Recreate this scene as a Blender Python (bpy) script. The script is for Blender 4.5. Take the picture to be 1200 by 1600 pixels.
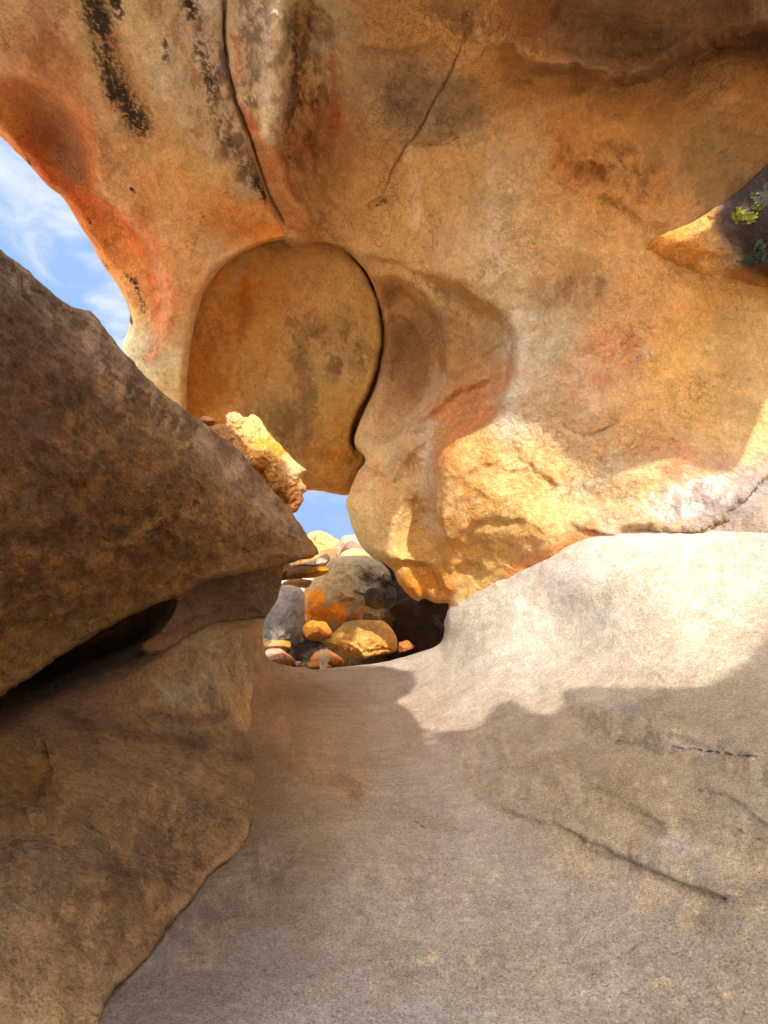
import bpy, math, random
import numpy as np
from mathutils import Vector

# ------------------------------------------------------------------ basics
for b in list(bpy.data.objects):
    bpy.data.objects.remove(b)
SC = bpy.context.scene
COL = SC.collection
FPX = 715.0                       # focal length in pixels of a 1200 px wide picture
PITCH = math.radians(8.0)
CP, SP = math.cos(PITCH), math.sin(PITCH)
EYE = 1.45
SUN = np.array([0.27, -0.68, 0.62]); SUN /= np.linalg.norm(SUN)


def unproject(px, py, z):
    """a direction of view and a depth along the optical axis -> a point in metres"""
    xc = (px - 600.0) / FPX * z
    yc = (800.0 - py) / FPX * z
    return np.stack([xc, z * CP - yc * SP, EYE + z * SP + yc * CP], -1)


def C(r, g, b):
    v = np.array([r, g, b], float) / 255.0
    return np.where(v <= 0.04045, v / 12.92, ((v + 0.055) / 1.055) ** 2.4)


# ------------------------------------------------------------------ noise
_rng = np.random.RandomState(7)
_PERM = np.concatenate([_rng.permutation(256)] * 3)
_G = _rng.normal(size=(256, 3)); _G /= np.linalg.norm(_G, axis=1)[:, None]


def perlin(p):
    i = np.floor(p).astype(int)
    f = p - i
    i &= 255
    u = f * f * f * (f * (f * 6 - 15) + 10)
    out = np.zeros(len(p))
    for dx in (0, 1):
        for dy in (0, 1):
            for dz in (0, 1):
                h = _PERM[_PERM[_PERM[i[:, 0] + dx] + i[:, 1] + dy] + i[:, 2] + dz]
                g = _G[h]
                d = g[:, 0] * (f[:, 0] - dx) + g[:, 1] * (f[:, 1] - dy) + g[:, 2] * (f[:, 2] - dz)
                w = (u[:, 0] if dx else 1 - u[:, 0]) * (u[:, 1] if dy else 1 - u[:, 1]) * (u[:, 2] if dz else 1 - u[:, 2])
                out += w * d
    return out * 1.5


def fbm(p, scale, octv=4, gain=0.5, seed=0.0):
    q = np.asarray(p, float) * scale + np.array([seed * 13.7 + 40, seed * 7.3 + 40, seed * 3.1 + 40])
    a, s, t = 1.0, 0.0, 0.0
    out = np.zeros(len(q))
    for _ in range(octv):
        out += a * perlin(q)
        t += a
        q = q * 2.03 + 5.2
        a *= gain
    return out / t


def ridged(p, scale, octv=4, seed=0.0):
    q = np.asarray(p, float) * scale + seed * 9.1 + 60
    a, t = 1.0, 0.0
    out = np.zeros(len(q))
    for _ in range(octv):
        out += a * (1 - np.abs(perlin(q)) * 2)
        t += a; q = q * 2.1 + 3.3; a *= 0.5
    return out / t


def sstep(a, b, x):
    t = np.clip((x - a) / (b - a), 0, 1)
    return t * t * (3 - 2 * t)


# ------------------------------------------------------------------ outlines and curves
def resample(poly, closed, step=4.0, smooth=True):
    P = np.array(poly, float)
    n = len(P)
    out = []
    rng = range(n if closed else n - 1)
    for i in rng:
        if closed:
            p0, p1, p2, p3 = P[(i - 1) % n], P[i], P[(i + 1) % n], P[(i + 2) % n]
        else:
            p0, p1, p2, p3 = P[max(i - 1, 0)], P[i], P[i + 1], P[min(i + 2, n - 1)]
        m = max(1, int(np.linalg.norm(p2 - p1) / step))
        t = (np.arange(m) / m)[:, None]
        if smooth:
            q = 0.5 * ((2 * p1) + (-p0 + p2) * t + (2 * p0 - 5 * p1 + 4 * p2 - p3) * t ** 2 + (-p0 + 3 * p1 - 3 * p2 + p3) * t ** 3)
        else:
            q = p1 + (p2 - p1) * t
        out.append(q)
    if not closed:
        out.append(P[-1:])
    return np.concatenate(out)


def rough(poly, amp=1.5, scale=0.03, seed=0, closed=True, step=4.0, smooth=True):
    P = resample(poly, closed, step, smooth)
    T = np.roll(P, -1, 0) - np.roll(P, 1, 0)
    if not closed:
        T[0] = P[1] - P[0]; T[-1] = P[-1] - P[-2]
    N = np.stack([-T[:, 1], T[:, 0]], 1)
    N /= np.linalg.norm(N, axis=1)[:, None] + 1e-9
    q = np.concatenate([P, np.full((len(P), 1), seed * 17.0)], 1)
    return P + N * (fbm(q, scale, 4, 0.6, seed) * amp * 2)[:, None]


def seg_dist(px, py, P, closed):
    """distance, side (+ = left of travel on screen with y down -> right), parameter and nearest point"""
    A = P if closed else P[:-1]
    B = np.roll(P, -1, 0) if closed else P[1:]
    N = len(px)
    best = np.full(N, 1e18)
    side = np.zeros(N); par = np.zeros(N); nx = np.zeros(N); ny = np.zeros(N)
    L = np.linalg.norm(B - A, axis=1)
    cum = np.concatenate([[0], np.cumsum(L)])
    for k in range(len(A)):
        ax, ay = A[k]; bx, by = B[k]
        dx, dy = bx - ax, by - ay
        l2 = dx * dx + dy * dy + 1e-12
        t = np.clip(((px - ax) * dx + (py - ay) * dy) / l2, 0, 1)
        cx, cy = ax + t * dx, ay + t * dy
        d = (px - cx) ** 2 + (py - cy) ** 2
        m = d < best
        best = np.where(m, d, best)
        side = np.where(m, np.sign(dx * (py - ay) - dy * (px - ax)), side)
        par = np.where(m, (cum[k] + t * L[k]) / cum[-1], par)
        nx = np.where(m, cx, nx); ny = np.where(m, cy, ny)
    return np.sqrt(best), side, par, nx, ny


def inside(px, py, P):
    c = np.zeros(len(px), bool)
    A = P; B = np.roll(P, -1, 0)
    for k in range(len(A)):
        ax, ay = A[k]; bx, by = B[k]
        if ay == by:
            continue
        m = (ay > py) != (by > py)
        c ^= m & (px < (bx - ax) * (py - ay) / (by - ay) + ax)
    return c


def poly_sd(px, py, P):
    d, _, _, nx, ny = seg_dist(px, py, P, True)
    return np.where(inside(px, py, P), d, -d), nx, ny


# ------------------------------------------------------------------ depth: thin plate through (x, y, depth) samples
class Plate:
    def __init__(self, pts):
        p = np.array(pts, float)
        self.c = p[:, :2] / 400.0
        n = len(p)
        K = self._k(self.c, self.c) + np.eye(n) * 2e-3
        P = np.concatenate([np.ones((n, 1)), self.c], 1)
        M = np.zeros((n + 3, n + 3)); M[:n, :n] = K; M[:n, n:] = P; M[n:, :n] = P.T
        self.w = np.linalg.solve(M, np.concatenate([1.0 / p[:, 2], np.zeros(3)]))

    @staticmethod
    def _k(a, b):
        r2 = ((a[:, None, :] - b[None, :, :]) ** 2).sum(-1)
        return 0.5 * r2 * np.log(r2 + 1e-12)

    def __call__(self, px, py):
        q = np.stack([px, py], 1) / 400.0
        out = np.zeros(len(q))
        for s in range(0, len(q), 40000):
            e = q[s:s + 40000]
            out[s:s + 40000] = self._k(e, self.c) @ self.w[:-3] + self.w[-3] + e @ self.w[-2:]
        return 1.0 / np.clip(out, 0.02, 3.0)


def near_box(px, py, poly, pad):
    P = np.array(poly, float)
    return (px > P[:, 0].min() - pad) & (px < P[:, 0].max() + pad) & (py > P[:, 1].min() - pad) & (py < P[:, 1].max() + pad)


class Facets:
    """a broken stone: the nearest of a handful of planes"""
    def __init__(self, cx, cy, w, h, z, size, n=9, seed=0, k=.8):
        r = random.Random(seed)
        self.a = (cx, cy, w, h, z, size * k)
        self.pl = [(2 * math.pi * (i + r.uniform(-.35, .35)) / n, r.uniform(.35, 1.5), r.uniform(.10, .42)) for i in range(n)]
        self.pl += [(r.uniform(0, 6.28), r.uniform(.08, .25), -.02)]

    def __call__(self, px, py):
        cx, cy, w, h, z, s = self.a
        dx, dy = (px - cx) / (w * .5), (py - cy) / (h * .5)
        out = np.zeros(len(px)) - .05
        for t, sl, o in self.pl:
            out = np.maximum(out, sl * (dx * math.cos(t) + dy * math.sin(t) - o))
        return z + s * .5 * out - .02 * s * dy


class Feat:
    """relief drawn along curves: step = a ledge, crack = a groove, bump = a swelling or hollow"""
    def __init__(self):
        self.f = []

    def step(self, poly, amp, sharp=4, fr=60, fl=60, jag=3.0):
        self.f.append(('s', np.array(poly, float), amp, sharp, fr, fl, jag)); return self

    def crack(self, poly, amp, width=3, jag=3.0):
        self.f.append(('c', np.array(poly, float), amp, width, jag)); return self

    def bump(self, x, y, rx, ry, rot, amp):
        self.f.append(('b', x, y, rx, ry, math.radians(rot), amp)); return self

    def __call__(self, px, py):
        out = np.zeros(len(px))
        q = np.stack([px, py, np.zeros(len(px))], 1)
        jx = fbm(q, 1 / 22.0, 3, 0.6, 3.0); jy = fbm(q, 1 / 22.0, 3, 0.6, 8.0)
        for f in self.f:
            if f[0] == 'b':
                _, x, y, rx, ry, a, amp = f
                dx, dy = px - x, py - y
                u = (dx * math.cos(a) + dy * math.sin(a)) / rx
                v = (-dx * math.sin(a) + dy * math.cos(a)) / ry
                out += amp * np.exp(-(u * u + v * v))
                continue
            pad = 4 * max(f[4], f[5]) if f[0] == 's' else 5 * f[3] + 10
            m = near_box(px, py, f[1], pad)
            if not m.any():
                continue
            jag = f[6] if f[0] == 's' else f[4]
            P = resample(f[1], False, 8.0)
            d, s, t, _, _ = seg_dist(px[m] + jx[m] * jag * 2, py[m] + jy[m] * jag * 2, P, False)
            w = sstep(0, 0.12, t) * sstep(0, 0.12, 1 - t)
            if f[0] == 's':
                _, _, amp, sharp, fr, fl, _ = f
                fall = np.where(s > 0, np.exp(-d / fr), np.exp(-d / fl))
                out[m] += amp * s * np.tanh(d / sharp) * fall * w
            else:
                out[m] += f[2] * np.exp(-(d / f[3]) ** 2) * w
        return out


# ------------------------------------------------------------------ paint: colour of the stone, with some light and shade painted in
class Paint:
    def __init__(self, pts, sigma=80, warp=30, seed=0):
        self.p = np.array([[a, b] for a, b, _ in pts], float)
        self.c = np.array([c for _, _, c in pts], float)
        self.sigma, self.warp, self.seed = sigma, warp, seed
        self.lines = []          # (poly, width, colour, strength, breakup)
        self.dark = []           # (poly, width, strength)
        self.mot = []            # (poly, width, colour a, colour b, strength): crusted, flaky patches and one painted sunlit strip

    def line(self, poly, width, colour, strength=1.0, brk=0.6):
        self.lines.append((np.array(poly, float), width, np.array(colour), strength, brk)); return self

    def mottle(self, poly, width, a, b, strength=.8):
        self.mot.append((np.array(poly, float), width, np.array(a), np.array(b), strength)); return self

    def stain(self, poly, width, strength=1.0):
        self.dark.append((np.array(poly, float), width, strength)); return self

    def __call__(self, px, py, wp):
        wx = fbm(wp, 1.6, 5, 0.6, 11 + self.seed) * self.warp * 2
        wy = fbm(wp, 1.6, 5, 0.6, 23 + self.seed) * self.warp * 2
        x, y = px + wx, py + wy
        num = np.zeros((len(px), 3)); den = np.zeros(len(px))
        for k in range(len(self.p)):
            d2 = (x - self.p[k, 0]) ** 2 + (y - self.p[k, 1]) ** 2
            w = 1.0 / (1.0 + d2 / self.sigma ** 2) ** 2.5 + 1e-12
            num += w[:, None] * self.c[k]; den += w
        col = num / den[:, None]
        n1 = fbm(wp, 2.2, 5, 0.6, 31 + self.seed)
        n2 = fbm(wp, 7.0, 5, 0.65, 37 + self.seed)
        n3 = fbm(wp, 22.0, 3, 0.6, 41 + self.seed)
        for poly, width, colour, strength, brk in self.lines:
            m = near_box(px, py, poly, width * 3 + 20)
            if not m.any():
                continue
            P = resample(poly, False, 8.0) if len(poly) > 1 else poly
            if len(poly) > 1:
                d, _, t, _, _ = seg_dist(px[m] + wx[m] * 0.7 * min(1, width / 20), py[m] + wy[m] * 0.7 * min(1, width / 20), P, False)
            else:
                d = np.hypot(px[m] - P[0, 0] + wx[m] * .3, py[m] - P[0, 1] + wy[m] * .3)
            a = np.exp(-(d / width) ** 2)
            a = strength * sstep(0.22, 0.80, a + brk * (n1[m] * 0.6 + n2[m] * 1.0 + n3[m] * 0.8))
            a = np.clip(a, 0, 1) * sstep(0.0, 0.10, np.exp(-(d / width) ** 2))
            col[m] = col[m] * (1 - a[:, None]) + colour * a[:, None]
        for poly, width, ca, cb, strength in self.mot:
            m = near_box(px, py, poly, width * 3 + 20)
            if not m.any():
                continue
            P = resample(poly, False, 8.0)
            d, _, t, _, _ = seg_dist(px[m] + wx[m] * .5, py[m] + wy[m] * .5, P, False)
            q = np.stack([px[m], py[m] * .55, np.zeros(m.sum())], 1)
            s = fbm(q, 1 / 26.0, 6, 0.72, 51 + self.seed)
            c = ca + (cb - ca) * sstep(-.10, .12, s)[:, None]
            a = strength * sstep(.15, .7, np.exp(-(d / width) ** 2) + .5 * n2[m]) * sstep(.30, .05, np.abs(fbm(q, 1 / 60., 4, .6, 53)) * .6)
            col[m] = col[m] * (1 - a[:, None]) + c * a[:, None]
        dk = np.zeros(len(px))
        for poly, width, strength in self.dark:
            m = near_box(px, py, poly, width * 3 + 10)
            if not m.any():
                continue
            P = resample(poly, False, 8.0)
            d, _, _, _, _ = seg_dist(px[m] + wx[m] * 0.15, py[m] + wy[m] * 0.15, P, False)
            dk[m] = np.maximum(dk[m], strength * np.exp(-(d / width) ** 2) * (1 + (1.1 if width < 6 else .5) * (n1[m] + n2[m])))
        n4 = fbm(wp, 16.0, 5, 0.75, 43 + self.seed)
        tint = np.stack([1 + 0.14 * n1 + .18 * n2 + .20 * n4, 1 + 0.20 * n1 + .22 * n2 + .23 * n4, 1 + 0.32 * n1 + .26 * n2 + .26 * n4], 1)
        return np.clip(col * tint, 0.004, 0.9), dk


# ------------------------------------------------------------------ materials
def rock_material(name, scale=1.0, grain=0.25, bump=1.0, speck=0.35, blotch=0.18, rough_=0.88, pits=0.0, coarse=1.0, fixed=None, fine=None, flake=1.0, crease=0.4, streak=0.0):
    fine = grain if fine is None else fine
    m = bpy.data.materials.new(name); m.use_nodes = True
    nt = m.node_tree; N = nt.nodes; L = nt.links
    N.clear()
    out = N.new('ShaderNodeOutputMaterial')
    bs = N.new('ShaderNodeBsdfPrincipled')
    L.new(bs.outputs[0], out.inputs[0])
    bs.inputs['Roughness'].default_value = rough_
    bs.inputs['Specular IOR Level'].default_value = 0.25
    tc = N.new('ShaderNodeTexCoord')

    def noise(sc, det=5, ro=0.6, dist=0.0):
        n = N.new('ShaderNodeTexNoise'); n.inputs['Scale'].default_value = sc
        n.inputs['Detail'].default_value = det; n.inputs['Roughness'].default_value = ro
        n.inputs['Distortion'].default_value = dist
        L.new(tc.outputs['Object'], n.inputs['Vector']); return n.outputs['Fac']

    def mp(sock, a, b, c, d, smooth=False):
        n = N.new('ShaderNodeMapRange'); n.inputs['From Min'].default_value = a; n.inputs['From Max'].default_value = b
        n.inputs['To Min'].default_value = c; n.inputs['To Max'].default_value = d
        if smooth: n.interpolation_type = 'SMOOTHSTEP'
        L.new(sock, n.inputs['Value']); return n.outputs['Result']

    def math_(op, a, b):
        n = N.new('ShaderNodeMath'); n.operation = op
        for i, v in enumerate((a, b)):
            if isinstance(v, (int, float)): n.inputs[i].default_value = v
            else: L.new(v, n.inputs[i])
        return n.outputs[0]

    def mix(fac, a, b, mode='MIX'):
        n = N.new('ShaderNodeMix'); n.data_type = 'RGBA'; n.blend_type = mode
        if isinstance(fac, (int, float)): n.inputs['Factor'].default_value = fac
        else: L.new(fac, n.inputs['Factor'])
        for k, v in ((6, a), (7, b)):
            if isinstance(v, tuple): n.inputs[k].default_value = v
            else: L.new(v, n.inputs[k])
        return n.outputs[2]

    if fixed is None:
        at = N.new('ShaderNodeAttribute'); at.attribute_name = 'stone_colour'; base = at.outputs['Color']
    else:
        base = fixed
    b1 = noise(2.3 * scale, 7, 0.65, 0.6)
    g1 = noise(34 * scale, 6, 0.75)
    g2 = noise(110 * scale, 4, 0.75)
    v = math_('MULTIPLY', mp(b1, 0.3, 0.7, 1 - blotch, 1 + blotch), mp(g1, 0.3, 0.7, 1 - grain * 1.3, 1 + grain * 1.3))
    v = math_('MULTIPLY', v, mp(g2, 0.3, 0.7, 1 - fine, 1 + fine))
    # creases: thin dark threads where the stone has parted, only here and there
    cr = math_('ABSOLUTE', math_('SUBTRACT', noise(4.2 * scale, 6, 0.62, 1.2), 0.5), 0.0)
    cr = math_('MULTIPLY', mp(cr, 0.0, 0.016, 1.0, 0.0, True), mp(noise(1.7 * scale, 3, 0.5), 0.50, 0.62, 0.0, 1.0, True))
    v = math_('MULTIPLY', v, math_('SUBTRACT', 1.0, math_('MULTIPLY', cr, crease)))
    # flakes: patches of skin lost, each with a crisp edge
    fl = mp(noise(5.5 * scale, 8, 0.62, 0.8), 0.515, 0.545, 0.0, 1.0, True)
    fl2 = mp(noise(17.0 * scale, 6, 0.6, 0.5), 0.56, 0.60, 0.0, 1.0, True)
    v = math_('MULTIPLY', v, mp(fl, 0.0, 1.0, 1 + 0.05 * flake, 1 - 0.07 * flake))
    v = math_('MULTIPLY', v, mp(fl2, 0.0, 1.0, 1.02, 1 - 0.12 * flake))
    if streak > 0:                       # bedding: fine bands drawn out along the slope
        ma = N.new('ShaderNodeMapping'); ma.inputs['Rotation'].default_value = (0, 0, math.radians(47)); ma.inputs['Scale'].default_value = (.16, 1, 1)
        L.new(tc.outputs['Object'], ma.inputs['Vector'])
        for sc, k in ((7.0, 1.0), (26.0, .8)):
            n = N.new('ShaderNodeTexNoise'); n.inputs['Scale'].default_value = sc; n.inputs['Detail'].default_value = 7; n.inputs['Roughness'].default_value = .68
            L.new(ma.outputs[0], n.inputs['Vector'])
            v = math_('MULTIPLY', v, mp(n.outputs['Fac'], .3, .7, 1 - streak * k, 1 + streak * k))
    # dark mineral specks
    sp = mp(noise(130 * scale, 3, 0.6), 0.56, 0.68, 0.0, speck, True)
    v = math_('MULTIPLY', v, math_('SUBTRACT', 1.0, sp))
    lt = mp(noise(95 * scale, 3, 0.6, 0.5), 0.58, 0.72, 1.0, 1 + speck * .8, True)
    v = math_('MULTIPLY', v, lt)
    comb = N.new('ShaderNodeCombineColor')
    for i in range(3): L.new(v, comb.inputs[i])
    c = mix(1.0, base, comb.outputs[0], 'MULTIPLY')
    # warm / cool drift
    c = mix(mp(noise(6 * scale, 6, 0.7, 1.0), 0.45, 0.75, 0.0, 0.35, True), c, mix(1.0, c, (1.12, 0.93, 0.72, 1), 'MULTIPLY'))
    if fixed is None:
        ds = N.new('ShaderNodeAttribute'); ds.attribute_name = 'dark_varnish'
        s = math_('ADD', ds.outputs['Fac'], mp(noise(26, 8, 0.72), 0.25, 0.75, -0.62, 0.62))
        s = math_('MULTIPLY', mp(s, 0.36, 0.58, 0.0, 1.0, True), mp(ds.outputs['Fac'], 0.04, 0.62, 0, .95))
        c = mix(s, c, (0.029, 0.022, 0.029, 1))
    L.new(c, bs.inputs['Base Color'])
    # relief
    h = math_('ADD', math_('MULTIPLY', noise(9 * scale, 9, 0.62, 0.3), 0.060 * coarse), math_('MULTIPLY', g1, 0.018))
    h = math_('ADD', h, math_('MULTIPLY', g2, 0.0055))
    h = math_('SUBTRACT', h, math_('MULTIPLY', fl, 0.006 * flake))
    h = math_('SUBTRACT', h, math_('MULTIPLY', fl2, 0.004 * flake))
    h = math_('SUBTRACT', h, math_('MULTIPLY', cr, 0.012 * crease))
    if pits > 0:
        vo = N.new('ShaderNodeTexVoronoi'); vo.inputs['Scale'].default_value = 28 * scale
        L.new(tc.outputs['Object'], vo.inputs['Vector'])
        h = math_('SUBTRACT', h, mp(vo.outputs['Distance'], 0.0, 0.32, 0.012 * pits, 0.0, True))
    bp = N.new('ShaderNodeBump'); bp.inputs['Strength'].default_value = min(1.0, 0.9 * bump)
    bp.inputs['Distance'].default_value = 1.0 / scale
    L.new(h, bp.inputs['Height']); L.new(bp.outputs[0], bs.inputs['Normal'])
    return m


# ------------------------------------------------------------------ mesh building
def link_mesh(name, V, F, mat, parent=None, col=None, dark=None, smooth=True):
    V = np.asarray(V, float)
    org = np.array([0.0, 0.0, 0.0])
    if parent is None:
        org = np.array([V[:, 0].mean(), V[:, 1].mean(), V[:, 2].min()])
    me = bpy.data.meshes.new(name)
    me.from_pydata((V - org).tolist(), [], [list(f) for f in F])
    me.validate()
    if smooth:
        me.polygons.foreach_set('use_smooth', [True] * len(me.polygons))
    if col is not None and len(me.vertices) == len(col):
        a = me.attributes.new('stone_colour', 'FLOAT_COLOR', 'POINT')
        a.data.foreach_set('color', np.concatenate([col, np.ones((len(col), 1))], 1).ravel().astype(np.float32))
        a = me.attributes.new('dark_varnish', 'FLOAT', 'POINT')
        d = np.zeros(len(col)) if dark is None else dark
        a.data.foreach_set('value', d.astype(np.float32))
    me.materials.append(mat)
    o = bpy.data.objects.new(name, me)
    COL.objects.link(o)
    o.location = org
    if parent is not None:
        o.parent = parent
        o.matrix_parent_inverse.identity()
        o.location = -np.array(parent.location)
    return o


def tag(o, label=None, cat=None, group=None, kind=None):
    if label: o['label'] = label
    if cat: o['category'] = cat
    if group: o['group'] = group
    if kind: o['kind'] = kind
    return o


def axis(a, b, step, fa=None, fb=None, coarse=None):
    """grid coordinates: step inside [fa, fb], coarser outside"""
    if fa is None:
        return np.arange(a, b + step, step)
    coarse = coarse or step * 4
    lo = np.arange(a, fa, coarse); mid = np.arange(fa, fb, step); hi = np.arange(fb, b + coarse, coarse)
    return np.concatenate([lo, mid, hi])


class Sheet:
    """A body of rock: its front relief over an outline, a rounded rim and a back, closed all round."""
    def __init__(self, name, outline, depth, mat, paint, step=3.0, feat=None, lip=(10, 0.15), noise=(), thick=(0.3, 1.5, 150),
                 parent=None, frame=(-20, -20, 1220, 1620), closed=True, extra_sd=None, normal_noise=True):
        self.outline = np.array(outline, float)
        self.depthf = Plate(depth) if isinstance(depth, list) else depth
        self.feat = feat; self.lip = lip
        P = self.outline
        x0, y0 = P.min(0) - step; x1, y1 = P.max(0) + step
        gx = axis(x0, x1, step, max(x0, frame[0]), min(x1, frame[2])) if (x0 < frame[0] or x1 > frame[2]) else axis(x0, x1, step)
        gy = axis(y0, y1, step, max(y0, frame[1]), min(y1, frame[3])) if (y0 < frame[1] or y1 > frame[3]) else axis(y0, y1, step)
        X, Y = np.meshgrid(gx, gy)
        sh = X.shape
        px, py = X.ravel(), Y.ravel()
        sd, nx, ny = poly_sd(px, py, P)
        ins = (sd > 0).reshape(sh)
        keep = ins[:-1, :-1] | ins[1:, :-1] | ins[:-1, 1:] | ins[1:, 1:]
        idx = np.arange(px.size).reshape(sh)
        Q = np.stack([idx[:-1, :-1], idx[1:, :-1], idx[1:, 1:], idx[:-1, 1:]], -1)[keep]
        out = sd <= 0
        px = np.where(out, nx, px); py = np.where(out, ny, py); sd = np.maximum(sd, 0)
        used = np.unique(Q)
        remap = -np.ones(px.size, int); remap[used] = np.arange(len(used))
        Q = remap[Q]; px, py, sd = px[used], py[used], sd[used]
        z = self.z(px, py, sd)
        V = unproject(px, py, z)
        # normals of the front from a cheap vertex average
        n = np.zeros_like(V)
        a, b, c, d = V[Q[:, 0]], V[Q[:, 1]], V[Q[:, 2]], V[Q[:, 3]]
        fn = np.cross(c - a, d - b)
        for k in range(4):
            np.add.at(n, Q[:, k], fn)
        n /= np.linalg.norm(n, axis=1)[:, None] + 1e-12
        view = V - np.array([0, 0, EYE])
        n *= -np.sign((n * view).sum(1))[:, None]
        col, dk = paint(px, py, V)
        amt = np.zeros(len(V))
        for (amp, sc, octv, seed, kind) in noise:
            if kind == 'r':
                amt += amp * (ridged(V, sc, octv, seed) - 0.6)
            elif callable(kind):
                amt += amp * fbm(V, sc, octv, 0.6, seed) * kind(px, py)
            else:
                amt += amp * fbm(V, sc, octv, 0.55, seed)
        V = V + n * (amt * (0.25 + 0.75 * sstep(0, max(step * 3, 6), sd)))[:, None]
        nv = len(V)
        t0, t1, tr = thick
        if closed:
            zb = z + t0 + t1 * sstep(0, tr, sd)
            B = unproject(px, py, zb)
            e = np.concatenate([Q[:, [0, 1]], Q[:, [1, 2]], Q[:, [2, 3]], Q[:, [3, 0]]])
            key = np.sort(e, 1); key = key[:, 0].astype(np.int64) * nv + key[:, 1]
            _, first, cnt = np.unique(key, return_index=True, return_counts=True)
            be = e[first[cnt == 1]]
            F = np.concatenate([Q, Q[:, ::-1] + nv, np.stack([be[:, 1], be[:, 0], be[:, 0] + nv, be[:, 1] + nv], 1)])
            V = np.concatenate([V, B]); col = np.concatenate([col, col]); dk = np.concatenate([dk, dk])
        else:
            F = Q
        # drop repeated corners made by snapping the rim
        ok = (F[:, 0] != F[:, 1])
        self.obj = link_mesh(name, V, F[ok].tolist(), mat, parent, col, dk)

    def z(self, px, py, sd=None):
        z = self.depthf(px, py)
        if self.feat is not None:
            z = z + self.feat(px, py)
        if sd is None:
            sd, _, _ = poly_sd(px, py, self.outline)
        r, R = self.lip
        if r > 0:
            q = 1 - np.clip(sd / r, 0, 1)
            z = z + R * (1 - np.sqrt(np.clip(1 - q * q, 0, 1)))
        return z

    def point(self, x, y):
        return unproject(np.array([float(x)]), np.array([float(y)]), self.z(np.array([float(x)]), np.array([float(y)])))[0]
# ================================================================== THE PLACE
OCH = C(188, 140, 84); ORA = C(206, 122, 62); DOR = C(196, 98, 48); TAN = C(200, 168, 128); GRY = C(176, 160, 140)
BRN = C(140, 98, 60); DBR = C(104, 74, 52); WHT = C(226, 210, 190); YEL = C(206, 160, 80); GRN = C(165, 142, 98); PNK = C(200, 150, 115)

mat_wall = rock_material('ochre granite', 1.0, 0.15, 1.25, 0.22, 0.10, pits=.5, coarse=1.2, fine=.20, flake=.8)
mat_floor = rock_material('grey granite', 1.0, 0.16, 0.7, 0.6, 0.08, coarse=.5, fine=.44, flake=.22, crease=.2, streak=.11)
mat_dark = rock_material('brown granite', 1.0, 0.20, 1.3, 0.45, 0.22, pits=0.8, fine=.34, flake=1.3)
mat_far = rock_material('weathered granite', 0.7, 0.25, 1.2, 0.35, 0.2)
mat_rough = rock_material('pitted granite', 1.4, 0.25, 1.3, 0.4, 0.2, pits=1.5)

# ---------------------------------------------------------------- overhang: the depth shared by its two blocks
SEAM = [(700, 958, 6.05), (770, 917, 5.65), (830, 882, 5.3), (880, 852, 5.04), (930, 834, 4.88), (965, 829, 4.78), (1060, 829, 4.5), (1200, 832, 4.15), (1400, 832, 3.7)]
WALL = Plate([
    *SEAM, (830, 945, 5.4), (965, 895, 4.9), (1200, 905, 4.3), (900, 780, 5.25), (900, 700, 5.35), (900, 600, 5.25), (900, 500, 5.1), (900, 350, 4.85), (900, 200, 4.4), (900, 50, 3.8), (900, -150, 3.0),
    (1200, 720, 4.65), (1200, 600, 4.85), (1200, 500, 4.85), (1200, 300, 4.65), (1200, 100, 4.1), (1200, -120, 3.3), (1050, 150, 4.45), (1050, 0, 3.75),
    (700, 850, 6.05), (700, 750, 5.95), (700, 620, 6.1), (700, 500, 6.0), (700, 350, 5.5), (700, 200, 4.8), (700, 50, 4.0), (700, -120, 3.2),
    (560, 760, 6.6), (600, 850, 6.35), (640, 930, 6.3), (600, 650, 6.7), (620, 520, 6.6), (500, 375, 6.0), (560, 410, 6.1), (450, 370, 5.9),
    (450, 200, 5.0), (450, 0, 4.1), (450, -120, 3.5), (250, 600, 6.4), (270, 450, 5.85), (300, 300, 5.2), (200, 400, 5.7), (130, 330, 5.35), (150, 200, 4.7),
    (0, 170, 4.4), (0, 0, 3.8), (150, 0, 3.9), (300, 0, 4.0), (0, -120, 3.3), (-200, 0, 3.4), (200, -120, 3.35), (-300, -120, 2.9), (1400, 700, 4.2), (1400, 300, 4.3), (1350, -50, 3.4)])
wf = Feat()
# the flute under the left rim and the oval hollow above it
wf.step([(-60, 90), (20, 120), (95, 150), (140, 215), (152, 285), (185, 325), (222, 370), (250, 430), (258, 490), (245, 560)], 0.13, 11, 120, 34, 3)
wf.bump(78, 215, 34, 85, -28, 0.16)
wf.step([(20, 115), (80, 145), (122, 190), (137, 240), (132, 290)], 0.03, 5, 20, 25, 2)
wf.step([(-10, 190), (40, 240), (95, 278), (128, 292)], 0.03, 5, 20, 25, 2)
# joint and the strip beside it
wf.step([(450, -20), (446, 60), (440, 110), (448, 160), (430, 200), (440, 240), (455, 290), (478, 330), (500, 380)], -0.20, 4, 60, 60, 6).bump(424, 60, 20, 70, 0, -.10).bump(424, 170, 18, 60, 0, -.10).bump(445, 270, 16, 50, -20, -.09).bump(470, 335, 16, 34, -25, -.08)
wf.crack([(351, -30), (352, 60), (368, 150), (395, 225), (415, 285), (430, 325), (452, 362), (460, 374)], 0.10, 2.4, 1.5)
wf.step([(300, 60), (330, 120), (345, 200), (390, 280)], 0.03, 8, 40, 40, 6)
wf.bump(400, 110, 40, 120, 0, -0.06); wf.bump(520, 120, 60, 90, 0, 0.10); wf.bump(470, 205, 35, 45, 0, 0.12)
# arch over the round block
wf.step([(330, 420), (380, 385), (440, 368), (500, 376), (550, 398), (580, 440), (598, 500)], -0.12, 6, 22, 60, 1.5)
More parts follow.
